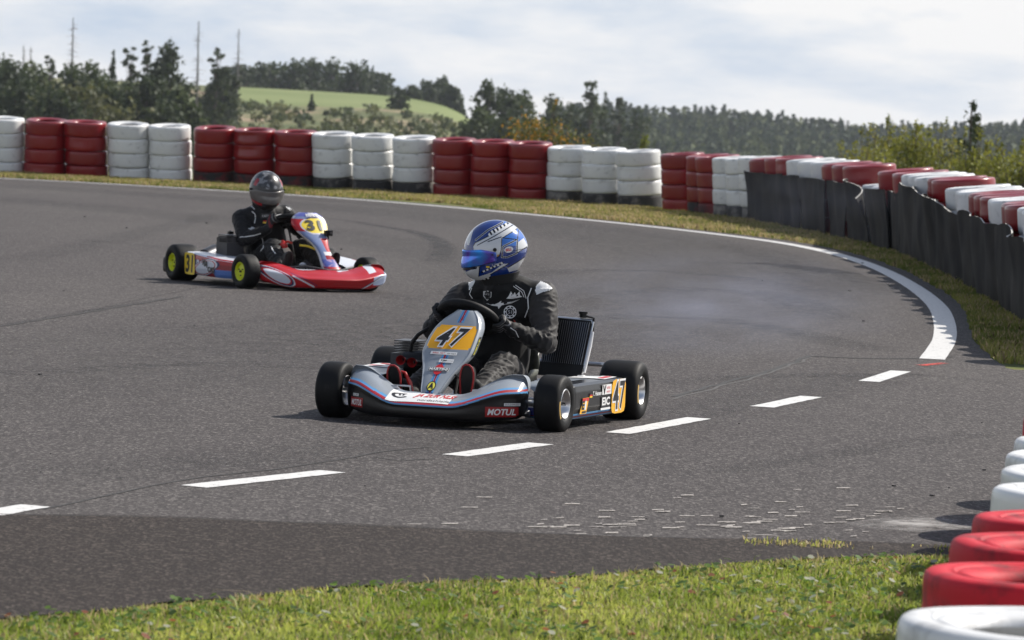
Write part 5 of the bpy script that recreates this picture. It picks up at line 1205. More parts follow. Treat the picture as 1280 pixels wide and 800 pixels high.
def helmet_r(d):
    """helmet surface in its own frame: faces -Y, +X is its left, +Z up"""
    x, y, z = d; a, b, c = .128, .150, .150
    r = 1 / math.sqrt((x / a) ** 2 + (y / b) ** 2 + (z / c) ** 2); p = Vector((x, y, z)) * r
    fr = max(0, -p.y / .15); lo = max(0, -p.z / .15)
    if lo > 0:                                   # chin bar pushed forward, bottom cut flat
        p.y -= .040 * min(1, fr * 1.1) * math.sin(min(1, lo * 1.15) * math.pi / 2) * (1 if fr > 0 else 0)
        p.x *= 1 - .10 * lo * (.3 + fr)
    if p.z < -.120: 
        k = (-.120 - p.z); p.z = -.120 - k * .25; 
    bk = max(0, p.y / .15)
    if bk > 0 and p.z < -.02: p.y -= .03 * bk * min(1, (-p.z - .02) / .1)
    if bk > 0 and p.z > .0: p.y += .006 * bk
    return p
def make_helmet(parent, centre, yaw, pitch, roll, scale, paintfn, visorm, vz=(-.052, .048), name='helmet', visor_az=84, lift=0, shellm='helmet'):
    Mx = Matrix.Translation(Vector(centre)) @ Matrix.Rotation(yaw, 4, 'Z') @ Matrix.Rotation(roll, 4, 'Y') @ Matrix.Rotation(pitch, 4, 'X') @ Matrix.Scale(scale, 4)
    o = empty('helmet', (0, 0, 0), 0, parent); mb = MB(); NU, NV = 400, 240
    def hp(u, v): az = u * 2 * math.pi; el = (v - .5) * math.pi * .999; return helmet_r((math.sin(az) * math.cos(el), -math.cos(az) * math.cos(el), math.sin(el)))
    mb.grid(lambda u, v: Mx @ hp(u, v), NU, NV, cfn=lambda u, v: paintfn(hp(u, v)))
    sh = mb.build('shell', M[shellm], o, paint=True, sharp=70, weld=True)
    vb = MB()
    def vp(u, v):
        az = R(-visor_az + 2 * visor_az * u); tp, bt = vz; q_ = abs(2 * u - 1); nar = max(0, (q_ - .62) / .38); top = tp + .012 * nar; bot = bt + (.006 - bt) * nar ** 1.2
        z = bot + (top - bot) * v; el = math.asin(max(-1, min(1, z / .155))); p = helmet_r((math.sin(az) * math.cos(el), -math.cos(az) * math.cos(el), math.sin(el))); n_ = Vector((p.x, p.y, p.z * .3)).normalized()
        return p + n_ * (.0075 - .003 * (v > .98))
    vb.grid(lambda u, v: Mx @ vp(u, v), 70, 16); v_ = vb.build('visor', visorm, o, sharp=0); sd_ = v_.modifiers.new('s', 'SOLIDIFY'); sd_.thickness = .0018; sd_.use_even_offset = False
    pb_ = MB()
    for s_ in (-1, 1):
        for (az, z, r_) in ((s_ * R(78), .022, .009), (s_ * R(72), -.004, .004)):
            el = math.asin(z / .155); p = helmet_r((math.sin(az) * math.cos(el), -math.cos(az) * math.cos(el), math.sin(el))); n_ = Vector((p.x, p.y * .8, 0)).normalized(); pb_.tube([Mx @ (p + n_ * .004), Mx @ (p + n_ * .013)], r_, 14)
    pb_.build('visor_pivot', M['blackplastic'], o)
    lb = MB(); lb.tube([Mx @ Vector((0, .005, -.105)), Mx @ Vector((0, .005, -.150))], [.098 * scale, .080 * scale], 20); lb.build('padding', M['headlining'], o)
    return o, sh, Mx

# ---- driver of kart 47 (kart coordinates)
D1 = empty('person', (-0.148, 20.169, 0), R(-16)); tag(D1, 'driver in black suit and blue and silver helmet seated in kart 47, looking left', 'person')
J1 = dict(pelvis=(.015, .27, .165), belly=(.02, .25, .30), chest=(.04, .235, .45), shL=(.240, .20, .580), shR=(-.150, .215, .550), neck=(.045, .18, .655), head=(.02, .16, .76),
          elL=(.300, .07, .368), wrL=(.170, -.050, .425), elR=(-.235, .05, .40), wrR=(-.195, -.01, .455), hipL=(.085, .24, .155), hipR=(-.075, .24, .155), knL=(.150, -.10, .250), knR=(-.11, -.12, .25),
          anL=(.125, -.42, .145), anR=(-.20, -.42, .135), toeL=(.125, -.47, .19), toeR=(-.215, -.47, .17))
def suit1(nm, p, t, k):
    if nm == 'neck': return (.01, .01, .011)
    if nm in ('uparm',): return (.034, .031, .030)  # upper arms painted greyer for the sunlit sheen of the black cloth
    if nm == 'forearm': return (.010, .0095, .010) if t > .25 else (.022, .020, .020)
    if nm in ('thigh', 'shin'): return (.031, .028, .0265)  # legs greyer too, sunlight on the cloth put into the colour
    return (.006, .006, .0065)
B1 = make_body(D1, J1, suit1, 3, .0058)
bb1 = bvh_of(B1)
wi1 = (*st1, .138)
def best_ang(wi, pt):
    c, e1, e2, n_, Rr = wi; return min([2 * math.pi * i / 180 for i in range(180)], key=lambda a: (c + (e1 * math.cos(a) + e2 * math.sin(a) * .93) * Rr - Vector(pt)).length)
def gcol1(p, Pp, A, O, B, W_):
    d = (p - Pp); a = d.dot(A); 
    if abs((a * 100) % 2.0 - 1) < .16 and d.dot(O) > .01: return (.28, .27, .28)
    if d.dot(B) > .012 and d.dot(O) > .02 and abs(a - .012) < .008: return (.30, .012, .02)
    return (.012, .012, .013)
make_glove(D1, J1['wrL'], wi1, best_ang(wi1, (.12, -.07, .45)), 'L', gcol1); make_glove(D1, J1['wrR'], wi1, best_ang(wi1, (-.2, -.08, .47)), 'R', gcol1)
make_shoe(D1, (.10, -.475, .135), (.10, -.25, 1), (-.05, -1, .15), .80, M['red']); make_shoe(D1, (-.235, -.475, .115), (-.05, -.25, 1), (-.05, -1, .15), .78, M['red'])
# helmet 47: design drawn on the left flank of the shell, mirrored to the right
SIL = (.60, .61, .62); HB = (.005, .032, .20); HD = (.006, .008, .020); HBl = (.03, .14, .50)
silv = [[(262, 345), (275, 318), (430, 232), (600, 112), (660, 128), (700, 158), (545, 258), (537, 300), (535, 372), (522, 420), (395, 505), (330, 545), (322, 640), (300, 600), (270, 560)],
        [(160, 590), (160, 560), (200, 600), (280, 560), (330, 545), (326, 640), (190, 664)], [(190, 664), (326, 640), (450, 592), (560, 505), (620, 500), (440, 612), (440, 640), (235, 722), (200, 700)],
        [(692, 300), (752, 255), (790, 318), (800, 335), (694, 396)], [(604, 545), (700, 490), (802, 418), (796, 500), (745, 552), (622, 582)], [(196, 345), (188, 300), (215, 235), (250, 200), (228, 300), (215, 345)]]
dark2 = [(160, 520), (320, 505), (300, 566), (168, 592)]
dark = [[(398, 240), (415, 205), (600, 100), (612, 116), (410, 252)], [(240, 722), (440, 632), (452, 645), (250, 735)], [(345, 590), (560, 482), (566, 500), (350, 604)]]
edges_ = [[(300, 338), (455, 250), (645, 132)], [(400, 300), (530, 250)], [(262, 345), (275, 318), (430, 232), (600, 112)], [(700, 158), (545, 258), (690, 270), (700, 158)], [(537, 262), (535, 372), (520, 430), (330, 545), (326, 640)], [(550, 345), (560, 335), (690, 268), (690, 400), (600, 440), (545, 440), (550, 345)], [(604, 545), (802, 418)], [(692, 300), (694, 396), (800, 330)], [(440, 612), (620, 500)], [(280, 290), (400, 190), (540, 115)]]
def dseg(p, a, b):
    ax, ay = a; bx, by = b; dx, dy = bx - ax, by - ay; t = max(0, min(1, ((p[0] - ax) * dx + (p[1] - ay) * dy) / (dx * dx + dy * dy))); return math.hypot(p[0] - ax - t * dx, p[1] - ay - t * dy)
HY1, HP1, HR1 = R(-62), R(10), R(0)
_view = Matrix.Rotation(R(-16), 3, 'Z') @ Matrix.Rotation(HY1, 3, 'Z') @ Matrix.Rotation(HR1, 3, 'Y') @ Matrix.Rotation(HP1, 3, 'X')
def hpaint1(p):
    q_ = Vector((abs(p.x), p.y, p.z)); w_ = _view @ q_ ; X = 478 + w_.x / .150 * 322 * .98; Y = 400 - w_.z / .150 * 305
    pt = (X, Y)
    for poly_ in dark:
        if in_poly(pt, poly_):
            i = int((X * .83 - Y * .56 + 900) / 19); return (.75, .75, .72) if i % 2 == 0 else (.006, .006, .008)
    for e in edges_:
        for i in range(len(e) - 1):
            if dseg(pt, e[i], e[i + 1]) < 4.5: return HD
    for e in edges_[5:6] + edges_[9:10]:
        for i in range(len(e) - 1):
            if dseg(pt, e[i], e[i + 1]) < 9: return (.45, .46, .48)
    for (cx_, cy_) in ((440, 470), (475, 450), (510, 430)):
        if abs(X - cx_) + abs(Y - cy_) < 15: return (.45, .22, .03)
    if in_poly(pt, dark2): return HD
    for poly_ in silv:
        if in_poly(pt, poly_): return SIL
    if p.z < -.115: return HD
    return HBl if (Y < 330 and X > 540) else HB
hel1, hs1, Mx1 = make_helmet(D1, (.018, .14, .778), HY1, HP1, HR1, 1.0, hpaint1, M['visorblue'], vz=(-.056, .030), visor_az=80)
hb1 = bvh_of(hs1)
vdir = Matrix.Rotation(R(16), 3, 'Z') @ Vector((0, 1, 0)); vright = Matrix.Rotation(R(16), 3, 'Z') @ Vector((1, 0, 0))
hc = Vector((.018, .14, .782))
def HL(X, Y): return hc + vright * ((X - 478) / 2150) + Vector((0, 0, (400 - Y) / 2030))
def stk(mb):
    L_ = proj_fn(hb1, HL(612, 375), vright, (0, 0, 1), vdir, back=.3); rot = R(14); ov = lambda s_: [(s_ * .021 * math.cos(a) * math.cos(rot) - s_ * .014 * math.sin(a) * math.sin(rot), s_ * .021 * math.cos(a) * math.sin(rot) + s_ * .014 * math.sin(a) * math.cos(rot)) for a in [2 * math.pi * i / 20 for i in range(20)]]
    add_poly(mb, ov(1.0), L_(0), 0); add_text(mb, 'BELL', L_(1), 0, 0, .012, .028, 1, shear=.15, bold=.03, rot=rot)
sticker('maker_badge', hel1, stk, [M['decal'], M['redink']])
def stk(mb): L_ = proj_fn(hb1, HL(500, 515), vright, (0, 0, 1), vdir, back=.3); add_text(mb, 'T. Hansen', L_(0), 0, 0, .009, .048, 0, rot=R(24)); add_rect(mb, L_(0), -.042, -.016, .016, .008, 1, 2, 1)
sticker('name_sticker', hel1, stk, [M['decal'], M['yellow']])
# suit details: emblems and piping projected onto the body
def SB(a, b): return B1L(a, b)
B1L = proj_fn(bb1, Vector((.04, .05, .50)) - vdir * .4 + vright * .030 + Vector((0, 0, .022)), vright, (0, 0, 1), vdir, back=.0, off=.0025)
def emb(fn, rows, mi=0): 
    pass
def stk(mb):      # shield, wings, roundel, piping; coordinates in metres from the chest centre
    f0, f1 = B1L(0), B1L(1)
    sh_ = [(-.045, .058), (-.025, .063), (-.005, .058), (-.006, .035), (-.025, .015), (-.044, .035)]
    add_poly(mb, [(a - .03, b + .01) for a, b in sh_], f0, 1); add_poly(mb, [(-.025 + (a + .025) * .82 - .03, .04 + (b - .04) * .82 + .01) for a, b in sh_], f1, 0); add_text(mb, 'BMW TEAM', f1, -.055, .056, .009, .034, 1)
    add_poly(mb, [(.035, .040), (.045, .052), (.055, .075), (.065, .058), (.073, .072), (.080, .058), (.095, .078), (.098, .058), (.110, .052), (.085, .045), (.065, .040)], f0, 1); add_poly(mb, [(.052, .055), (.060, .062), (.066, .052)], f1, 0); add_poly(mb, [(.078, .052), (.088, .064), (.090, .054)], f1, 0)
    add_poly(mb, [(-.06, .012), (-.02, .010), (.0, .020), (.012, .030), (.01, .018), (.06, .026), (.10, .040), (.06, .018), (.015, .008), (.0, -.010), (-.004, .002), (-.03, .004)], f0, 1)
    for r0, r1, mi in ((.030, .026, 1), (.019, .0165, 1)):
        for k in range(20):
            a0, a1 = 2 * math.pi * k / 20, 2 * math.pi * (k + 1) / 20; add_poly(mb, [(.055 + r0 * math.cos(a0), -.022 + r0 * math.sin(a0)), (.055 + r0 * math.cos(a1), -.022 + r0 * math.sin(a1)), (.055 + r1 * math.cos(a1), -.022 + r1 * math.sin(a1)), (.055 + r1 * math.cos(a0), -.022 + r1 * math.sin(a0))], f0, mi)
    for k in range(8): a0 = 2 * math.pi * k / 8; add_rect(mb, f0, .055 + .0228 * math.cos(a0), -.022 + .0228 * math.sin(a0), .006, .006, 1, 1, 1)
    add_text(mb, 'S1', f0, .055, -.022, .016, .018, 2)
sticker('chest_emblems', B1, stk, [M['ink'], M['decal'], M['steel']])
def line_on(mb, pts, fn, w=.0022, mi=0):
    for i in range(len(pts) - 1):
        a, b = Vector((*pts[i], 0)), Vector((*pts[i + 1], 0)); n2 = max(1, int((b - a).length / .012)); d = (b - a).normalized(); nn = Vector((-d.y, d.x, 0)) * w
        for k in range(n2):
            p, q_ = a.lerp(b, k / n2), a.lerp(b, (k + 1) / n2); add_poly(mb, [(p.x - nn.x, p.y - nn.y), (q_.x - nn.x, q_.y - nn.y), (q_.x + nn.x, q_.y + nn.y), (p.x + nn.x, p.y + nn.y)], fn, mi)
def stk(mb):
    f0 = B1L(0); line_on(mb, [(.150, .095), (.135, .05), (.140, .0), (.125, -.045)], f0); line_on(mb, [(.065, .10), (.105, .075), (.118, .05)], f0, .0014); line_on(mb, [(.075, .105), (.115, .08), (.128, .045)], f0, .0014)
    line_on(mb, [(.06, -.085), (.085, -.10), (.10, -.13)], f0, .0016); line_on(mb, [(-.13, .08), (-.14, .05), (-.125, .03)], f0, .0016)
    add_poly(mb, [(.072, -.055), (.080, -.060), (.092, -.092), (.088, -.094)], f0, 1)
sticker('piping', B1, stk, [M['decal'], M['redclear']])
def patch_on(mb, poly_, fn, cell=.003, mi=0):
    xs_ = [p[0] for p in poly_]; ys_ = [p[1] for p in poly_]; nx_ = int((max(xs_) - min(xs_)) / cell) + 1; ny_ = int((max(ys_) - min(ys_)) / cell) + 1
    for i in range(nx_):
        for j in range(ny_):
            x0, y0_ = min(xs_) + i * cell, min(ys_) + j * cell
            if in_poly((x0 + cell / 2, y0_ + cell / 2), poly_): mb.add([fn(x0, y0_), fn(x0 + cell, y0_), fn(x0 + cell, y0_ + cell), fn(x0, y0_ + cell)], [(0, 1, 2, 3)], mi)
def stk(mb):
    patch_on(mb, [(.168, .085), (.174, .110), (.194, .128), (.225, .118), (.250, .098), (.235, .088), (.200, .078), (.176, .066)], B1L(0))
sticker('shoulder_patch', B1, stk, [M['decal']])
def stk(mb): patch_on(mb, [(-.150, .118), (-.115, .112), (-.125, .092), (-.142, .066)], B1L(0))
sticker('shoulder_patch', B1, stk, [M['decal']])
def stk(mb):      # strap with buckle under the chin
    f0 = B1L(0); add_rect(mb, f0, -.012, .135, .022, .062, 1, 2, 4); add_rect(mb, f0, -.012, .125, .014, .038, 0, 2, 3)
sticker('strap', B1, stk, [M['red'], M['seatglass']])
cl = MB(); cpts = [Vector((.035, .195, .625)) + Vector((math.cos(a) * .082, math.sin(a) * .082, .012 * math.sin(a) + .01)) for a in [2 * math.pi * i / 24 for i in range(24)]]; cl.tube(cpts, .012, 8, closed=True); co_ = cl.build('collar', M['headlining'], D1)

# ------------------------------------------------------------------ kart 31
K2 = empty('racing_kart', (-1.780, 32.954, 0), R(28)); tag(K2, 'red, white and blue racing kart number 31 with lime wheels, behind at the left', 'kart')
chassis(K2, 'lime', True, fxl=.475, fx=.53, rx=.59, steer=R(6), rtube='steel')
seat(K2, M['blackplastic'], .175, .24)
st2 = steering(K2, (.03, -.015, .50), .138, (-.03, .36, .93))
RD = (.42, .010, .016); RD2 = (.28, .008, .014); WB = (.62, .64, .70); BL2 = (.10, .20, .48); NV = (.02, .02, .09)
def ell(x, z, cx, cz, a, b, rot=0):
    dx, dz = x - cx, z - cz; c, s_ = math.cos(rot), math.sin(rot); u_, v_ = dx * c + dz * s_, -dx * s_ + dz * c; return (u_ / a) ** 2 + (v_ / b) ** 2
n2_zt = lambda t: .160 + .050 * s4(t, .35, .85); n2_zb = lambda t: .030 + .035 * s4(t, .62, 1)
def nose_col2(t, v, p):
    a = abs(t); x, z = p.x, p.z
    if t < -.30:
        e = ell(t, z, -.80, .110, .19, .042, -.25 * 1)
        if e < .72: return WB if z > .085 else (.55, .6, .72)
        if e < .98: return RD
        if e < 1.25: return NV
        if e < 1.5: return WB
    if t < .02 and z > .118 and v > .5:
        e = ell(t, p.y, -.28, -.66, .22, .055)
        if e < .6: return WB
        if e < .85: return RD2
        if e < 1.05: return NV
    w_ = z - .05 - (a - .45) * .55
    if t < 0 and -.62 < t < -.30 and abs(z - (.045 + (-t - .33) * .25)) < .006: return WB
    if t < 0 and -.62 < t < -.26 and abs(z - (.058 + (-t - .30) * .25)) < .0028: return NV
    if t > .50:
        w2 = z - (.05 + (t - .55) * .26)
        if -.012 < w2 < -.002: return WB
        if -.002 < w2 < .004: return NV
        if t > .70 and z < .12 + (t - .7) * .12 and z > .06: return (.50, .58, .76)
        if t > .66 and .13 < z + (t - .7) * .1 and v > .55 and t < .80: return WB
    if t > .18 and v > .56 and t < .42 and abs((p.y + .70) - (t - .3) * .3) < .02: return WB
    return RD
nose2, sec2, nmb2 = sweep_nose('nose_fairing', K2, .50, lambda t: -.88 + (.24 if t < 0 else .12) * abs(t) ** 2.2, lambda t: -.63 + (.07 if t < 0 else -.05) * abs(t) ** 2, n2_zt, n2_zb, .55, nose_col2, nt=260, npf=120, cx=.035, roundend=.05, bulge=.012, hood=True)
und = MB(); und.box((.035, -.72, .030), (.50, .16, .018)); und.build('under_spoiler', M['blackplastic'], K2, smooth=False)
P2 = [(0, -.665, .135, .125, .060), (.10, -.640, .165, .125, .072), (.22, -.600, .205, .120, .062), (.36, -.52, .262, .125, .050), (.48, -.44, .320, .128, .052), (.58, -.375, .368, .125, .078), (.68, -.325, .415, .112, .118), (.80, -.28, .475, .098, .146), (.90, -.245, .525, .100, .138), (.96, -.222, .560, .105, .100), (1.0, -.205, .578, .110, .055)]
P2h = [p[0] for p in P2]
def pan2(u, v, off=0.0):
    y_, z_, cx_, w_ = [np.interp(v, P2h, [p[i] for p in P2]) for i in (1, 2, 3, 4)]; a = u * R(86); x_ = math.sin(a) / math.sin(R(86)) * w_; rim = max(0, abs(u) - .8) / .2
    dpt = -.045 * max(0, math.cos(a)) ** .8 + .03 * rim ** 2; n_ = Vector((math.sin(a) * .7, -.82, .45))
    return Vector((cx_ + x_, y_ + dpt, z_)) + n_.normalized() * off
def pan2s(u, v, off=0.0):
    s_ = Vector((0, 0, 0))
    for dv, w in ((-.035, .25), (0, .5), (.035, .25)): s_ += pan2(u, min(1, max(0, v + dv)), off) * w
    return s_
def pcol2(u, v):
    u = 2 * u - 1
    if ell(u, v, .18, .80, .62, .118) < 1 and .70 < v < .915: return (.82, .62, .05)
    if ell(u, v, .18, .80, .70, .135) < 1 and v > .68: return NV if v > .9 else (.55, .55, .62)
    if v > .93: return (.10, .12, .38) if abs(u) > .2 else (.5, .5, .6)
    if u < -.30 and .72 < v < .90: return RD
    if abs(u) > .86: return (.62, .64, .70)
    if v < .16: return RD if u > -.4 else (.25, .03, .08)
    if v < .30: return (.08, .10, .34) if (noise.noise(Vector((u * 3, v * 16, 0))) > -.12) else (.35, .25, .42)
    if v < .37 and u > -.3: return RD2
    if v < .42 and u > -.3: return (.7, .7, .72)
    if v < .62 and u > .1: return RD
    if u > .55: return (.62, .64, .70)
    return (.17, .22, .38)
mb = MB(); mb.grid(lambda u, v: pan2s(2 * u - 1, v), 90, 150, cfn=pcol2); pnl2 = mb.build('front_panel', M['paint'], K2, paint=True, sharp=60); face_out(pnl2); sm = pnl2.modifiers.new('s', 'SOLIDIFY'); sm.thickness = .006; sm.offset = -1
def p2xy(lv=0):
    def fn(a, b):
        w_ = np.interp(b, P2h, [p[4] for p in P2]); s_ = max(-.98, min(.98, a / w_ * math.sin(R(86)))); return pan2s(math.asin(s_) / R(86), b, .004 + lv * .0012)
    return fn
def stk(mb): add_text(mb, '31', p2xy(0), .008, .81, .140, .118, 0, bold=.035)
sticker('number', pnl2, stk, [M['ink']])
def stk(mb): add_text(mb, 'EXPRIT', p2xy(0), .01, .955, .035, .10, 0, bold=.03)
sticker('lettering', pnl2, stk, [M['decal']])
ac = MB(); cpos = Vector((.208, -.375, .428)); ac.box(cpos, (.060, .034, .042), col=None); ac.tube([cpos + Vector((.008, -.014, .002)), cpos + Vector((.010, -.030, .002))], .016, 16); ac.box(cpos + Vector((0, .01, -.034)), (.016, .02, .03)); aco = ac.build('camera', M['blackplastic'], K2, sharp=30)
al = MB(); al.tube([cpos + Vector((.010, -.029, .002)), cpos + Vector((.010, -.032, .002))], .010, 14); al.build('lens', M['visordark'], aco)
def podc2(v, s, p):
    y_, z = p.y, p.z; u_ = 1 - v      # v: 0 front .. 1 back
    if s < .30 and z > .17: return WB if v > .5 or s < .2 else RD
    e = ell(v, z, .50, .128, .24, .052, -.12)
    if v > .72: 
        if v < .755 and z < .2: return NV
        return WB if v > .985 else (.10, .05, .12)
    if e < .80: return WB if (v > .38 or z > .12) else (.10, .22, .55)
    if e < 1.0: return RD
    if e < 1.22: return WB
    if e < 1.45: return NV
    if z > .16 + (v - .2) * .05: return RD if s > .34 else WB
    if v < .30 and z < .12: return (.12, .22, .55)
    if v > .64: return WB if v < .69 else NV
    return RD2
podR2 = side_pod(K2, -1, podc2, y0=-.40, y1=.415, xo=.63, zt=.235, zb=.06, taper=.12, front_z=.045, n_=130)
podL2 = side_pod(K2, 1, podc2, y0=-.40, y1=.415, xo=.63, zt=.235, zb=.06, taper=.12, front_z=.045, n_=60)
pr2 = bvh_of(podR2); QL = lambda l_: (lambda a, b: Vector((-(.630 - .12 * max(0, .25 - (-a + .40) / .815) / .25 + .0035 + .0012 * l_), -a, .14 + b)))
def stk(mb):
    add_rect(mb, QL(1), -.285, .004, .19, .165, 0, 4, 6, r=.01, shear=-.02); add_text(mb, '31', QL(2), -.288, .004, .125, .125, 1, bold=.03, shear=.05)
sticker('number_plate', podR2, stk, [M['yellow'], M['ink']])
def stk(mb): add_text(mb, 'VIA', QL(2), .0, .022, .042, .11, 0, bold=.05, rot=-.2); add_text(mb, 'OKJ', QL(2), .12, -.026, .046, .12, 0, bold=.05, shear=.1)
sticker('lettering', podR2, stk, [M['ink']])
bt = MB(); bt.lathe([(0, .045), (.015, .052), (.085, .050), (.115, .034), (.125, .022)], 24, M=Matrix.Translation((-.055, -.21, .185)) @ Matrix.Rotation(R(-90 - 12), 4, 'Y'), closed=False); bto = bt.build('fuel_bottle', M['fuel'], K2)
ct = MB(); ct.lathe([(0, .030), (.02, .032), (.035, .028), (.045, .014), (.060, .010), (.062, .0001)], 16, M=Matrix.Translation((-.055 - .024, -.21, .185 + .115)) @ Matrix.Rotation(R(-90 - 12), 4, 'Y'), closed=False); ct.tube([(-.07, -.20, .34), (-.06, -.23, .35), (-.03, -.25, .34)], .009, 8); ct.build('cap', M['redclear'], bto)
en2 = MB(); en2.box((-.36, .16, .22), (.14, .20, .20)); en2.tube([(-.36, .12, .30), (-.36, .12, .36)], .045, 16)
for k in range(5): en2.box((-.36, .16, .33 + k * .011), (.13, .17, .005))
en2.build('engine', M['blacksteel'], K2)
rd2 = MB(); rd2.box((-.33, .27, .275), (.15, .045, .16), M=Matrix.Rotation(R(-18), 3, 'X')); rd2.tube([(-.33, .30, .355), (-.30, .28, .40)], .012, 8); rd2.box((-.31, .27, .385), (.035, .035, .025)); rd2.build('airbox', M['blackplastic'], K2, sharp=30)
xh = MB()
xh.tube([(-.47, .38, .19), (-.36, .44, .215), (-.26, .50, .20)], [.062, .075, .055], 18); xh.build('exhaust', M['blacksteel'], K2)
rb2 = MB(); rb2.box((0, .735, .115), (1.30, .09, .125)); o = rb2.build('rear_bumper', M['blackplastic'], K2, smooth=False); bv = o.modifiers.new('b', 'BEVEL'); bv.width = .025; bv.segments = 3
bm2 = MB(); bm2.tube([(-.33, -.53, .10), (-.28, -.60, .165), (-.10, -.66, .185), (.07, -.68, .16), (.19, -.68, .16), (.30, -.64, .185), (.36, -.58, .12)], .009, 8); bm2.tube([(-.14, -.645, .18), (-.12, -.60, .06)], .007, 8); bm2.build('bumper_bar', M['blacksteel'], K2)
yl = MB(); yl.tube([(-.02, -.36, .33), (.04, -.38, .325), (.10, -.42, .30)], .008, 8); yl.build('cable', M['yellow'], K2)
D2 = empty('person', (-1.780, 32.954, 0), R(28)); tag(D2, 'driver in black suit and dark helmet with red trim leaning in kart 31', 'person')
J2 = dict(pelvis=(-.01, .28, .165), belly=(-.03, .20, .29), chest=(-.065, .185, .42), shL=(.085, .16, .545), shR=(-.240, .23, .500), neck=(-.085, .16, .60), head=(-.09, .13, .70),
          elL=(.225, .03, .385), wrL=(.165, -.03, .465), elR=(-.285, .06, .345), wrR=(-.150, -.06, .435), hipL=(.08, .24, .155), hipR=(-.08, .24, .155), knL=(.15, -.13, .315), knR=(-.135, -.14, .295),
          anL=(.19, -.43, .15), anR=(-.19, -.42, .13), toeL=(.19, -.48, .19), toeR=(-.19, -.47, .17))
B2 = make_body(D2, J2, lambda nm, p, t, k: (.011, .0105, .011), 11, .006)
bb2 = bvh_of(B2); wi2 = (*st2, .138)
def gcol2(p, Pp, A, O, B, W_):
    a = (p - Pp).dot(A)
    return (.16, .010, .014) if abs(a + .012) < .006 else ((.3, .3, .3) if abs(a - .012) < .0022 else (.012, .012, .013))
make_glove(D2, J2['wrL'], wi2, best_ang(wi2, (.16, -.06, .53)), 'L', gcol2); make_glove(D2, J2['wrR'], wi2, best_ang(wi2, (-.13, -.08, .50)), 'R', gcol2)
for s_, q_ in ((1, .19), (-1, -.19)):
    sh_ = make_shoe(D2, (q_, -.48, .14), (.05 * s_, -.25, 1), (0, -1, .15), .80, M['blacksteel'])
vd2 = Matrix.Rotation(R(-28), 3, 'Z') @ Vector((0, 1, 0)); vr2 = Matrix.Rotation(R(-28), 3, 'Z') @ Vector((1, 0, 0))
B2L = proj_fn(bb2, Vector((-.10, .08, .50)) - vd2 * .5, vr2, (0, 0, 1), vd2, back=0, off=.0025)
def stk(mb):
    f0, f1 = B2L(0), B2L(1)
    line_on(mb, [(-.115, .06), (-.09, .04), (-.085, .01), (-.09, -.03)], f0, .003); line_on(mb, [(-.19, -.135), (-.14, -.13), (-.07, -.115), (-.03, -.10)], f0, .003); add_poly(mb, [(-.135, -.070), (-.105, -.055), (-.085, -.065), (-.10, -.08)], f0, 0)
    line_on(mb, [(-.15, .11), (-.11, .09), (-.095, .075)], f0, .003); line_on(mb, [(.14, .11), (.165, .09), (.175, .08)], f0, .008); add_poly(mb, [(.06, .035), (.09, .045), (.11, .05), (.085, .02)], f0, 0); line_on(mb, [(-.03, -.13), (-.02, -.16), (.0, -.20), (-.03, -.24)], f0, .003)
    line_on(mb, [(.06, -.19), (.08, -.22), (.10, -.24)], f0, .004)
    add_rect(mb, f0, -.008, .030, .072, .040, 1, 4, 3); add_text(mb, 'KART', f1, -.008, .030, .018, .05, 0)
    add_rect(mb, f0, .012, -.010, .070, .011, 2, 4, 1); add_rect(mb, f0, .010, -.021, .070, .011, 3, 4, 1)
sticker('patch', B2, stk, [M['decal'], M['blacksteel'], M['redclear'], M['yellow']])
def hpaint2(p):
    x, y_, z = p; az = math.degrees(math.atan2(x, -y_))
    n_ = noise.noise(Vector((p.x * 26, p.y * 26, p.z * 26))); n2 = noise.noise(Vector((p.x * 50 + 7, p.y * 50, p.z * 50)))
    if z < -.118: return (.01, .01, .01)
    if z > .055:
        if abs(abs(az) - 66) < 9 + (z - .05) * 40 and z < .105 and y_ < .03: return (.34, .015, .02)
        return (.22, .22, .225) if (n_ > .12 and n2 > -.2) else ((.05, .05, .052) if n_ > -.15 else (.012, .012, .013))
    if abs(az) > 84: return (.025, .025, .027) if n_ < .2 else (.10, .10, .10)
    if z < -.055:
        if abs(az) < 20: return (.012, .012, .012)
        if -.085 < z + abs(az - 0) * .0 and abs(az) > 24 and z < -.062 + .0: return (.38, .012, .018) if abs((z + .092)) > .007 else (.5, .5, .5)
    return (.02, .02, .021)
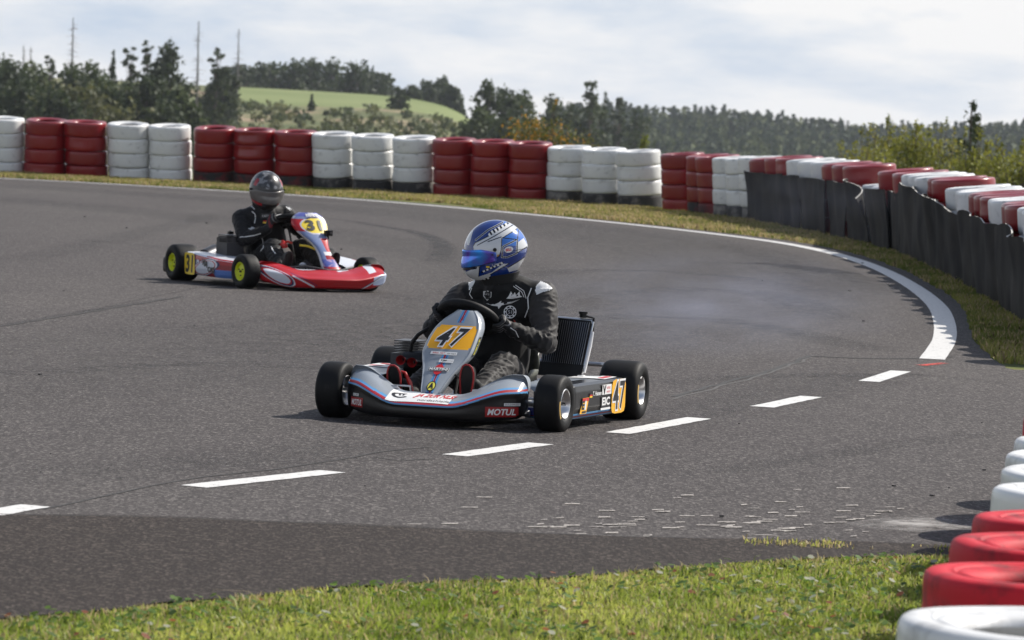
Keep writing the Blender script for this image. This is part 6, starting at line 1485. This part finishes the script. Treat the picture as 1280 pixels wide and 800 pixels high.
hel2, hs2, Mx2 = make_helmet(D2, (-.090, .13, .723), R(-9), R(17), R(0), 1.0, hpaint2, M['visordark'], vz=(-.062, .040), visor_az=78, shellm='helmet_matt')
# ------------------------------------------------------------------ thin tyre smoke behind kart 47
def smoke(name, label, c, size, dens, rz):
    o_ = MB(); o_.box((0, 0, 0), (2, 2, 2)); o = o_.build(name, [], smooth=False); o.location = c; o.scale = size; o.rotation_euler = (0, 0, rz)
    m_ = bpy.data.materials.new('smoke'); m_.use_nodes = True; t = m_.node_tree; t.nodes.remove(t.nodes['Principled BSDF']); n = t.nodes.new; l = t.links.new
    pv = n('ShaderNodeVolumePrincipled'); pv.inputs['Color'].default_value = (.70, .76, 1, 1); tcx = n('ShaderNodeTexCoord'); ln = n('ShaderNodeVectorMath'); ln.operation = 'LENGTH'; l(tcx.outputs['Object'], ln.inputs[0])
    mr = n('ShaderNodeMapRange'); mr.inputs[1].default_value = 1.0; mr.inputs[2].default_value = .1; mr.inputs[3].default_value = 0; mr.inputs[4].default_value = 1; l(ln.outputs['Value'], mr.inputs[0])
    z = n('ShaderNodeTexNoise'); z.inputs['Scale'].default_value = 2.4; z.inputs['Detail'].default_value = 3; l(tcx.outputs['Object'], z.inputs['Vector']); m3 = n('ShaderNodeMapRange'); m3.inputs[1].default_value = .38; m3.inputs[2].default_value = .66; l(z.outputs[0], m3.inputs[0])
    mm = n('ShaderNodeMath'); mm.operation = 'MULTIPLY'; l(mr.outputs[0], mm.inputs[0]); l(m3.outputs[0], mm.inputs[1]); m4 = n('ShaderNodeMath'); m4.operation = 'MULTIPLY'; l(mm.outputs[0], m4.inputs[0]); m4.inputs[1].default_value = dens
    l(m4.outputs[0], pv.inputs['Density']); l(pv.outputs[0], t.nodes['Material Output'].inputs['Volume']); o.data.materials.append(m_); return tag(o, label, 'smoke', kind='stuff')
smoke('tyre_smoke', 'faint bluish tyre smoke drifting low behind kart 47', (1.15, 24.2, .40), (1.1, 2.8, .32), .15, R(-14))
smoke('tyre_smoke', 'faint bluish smoke hanging at the foot of the dark mats', (3.0, 46, .55), (1.2, 5, .5), .015, R(4))
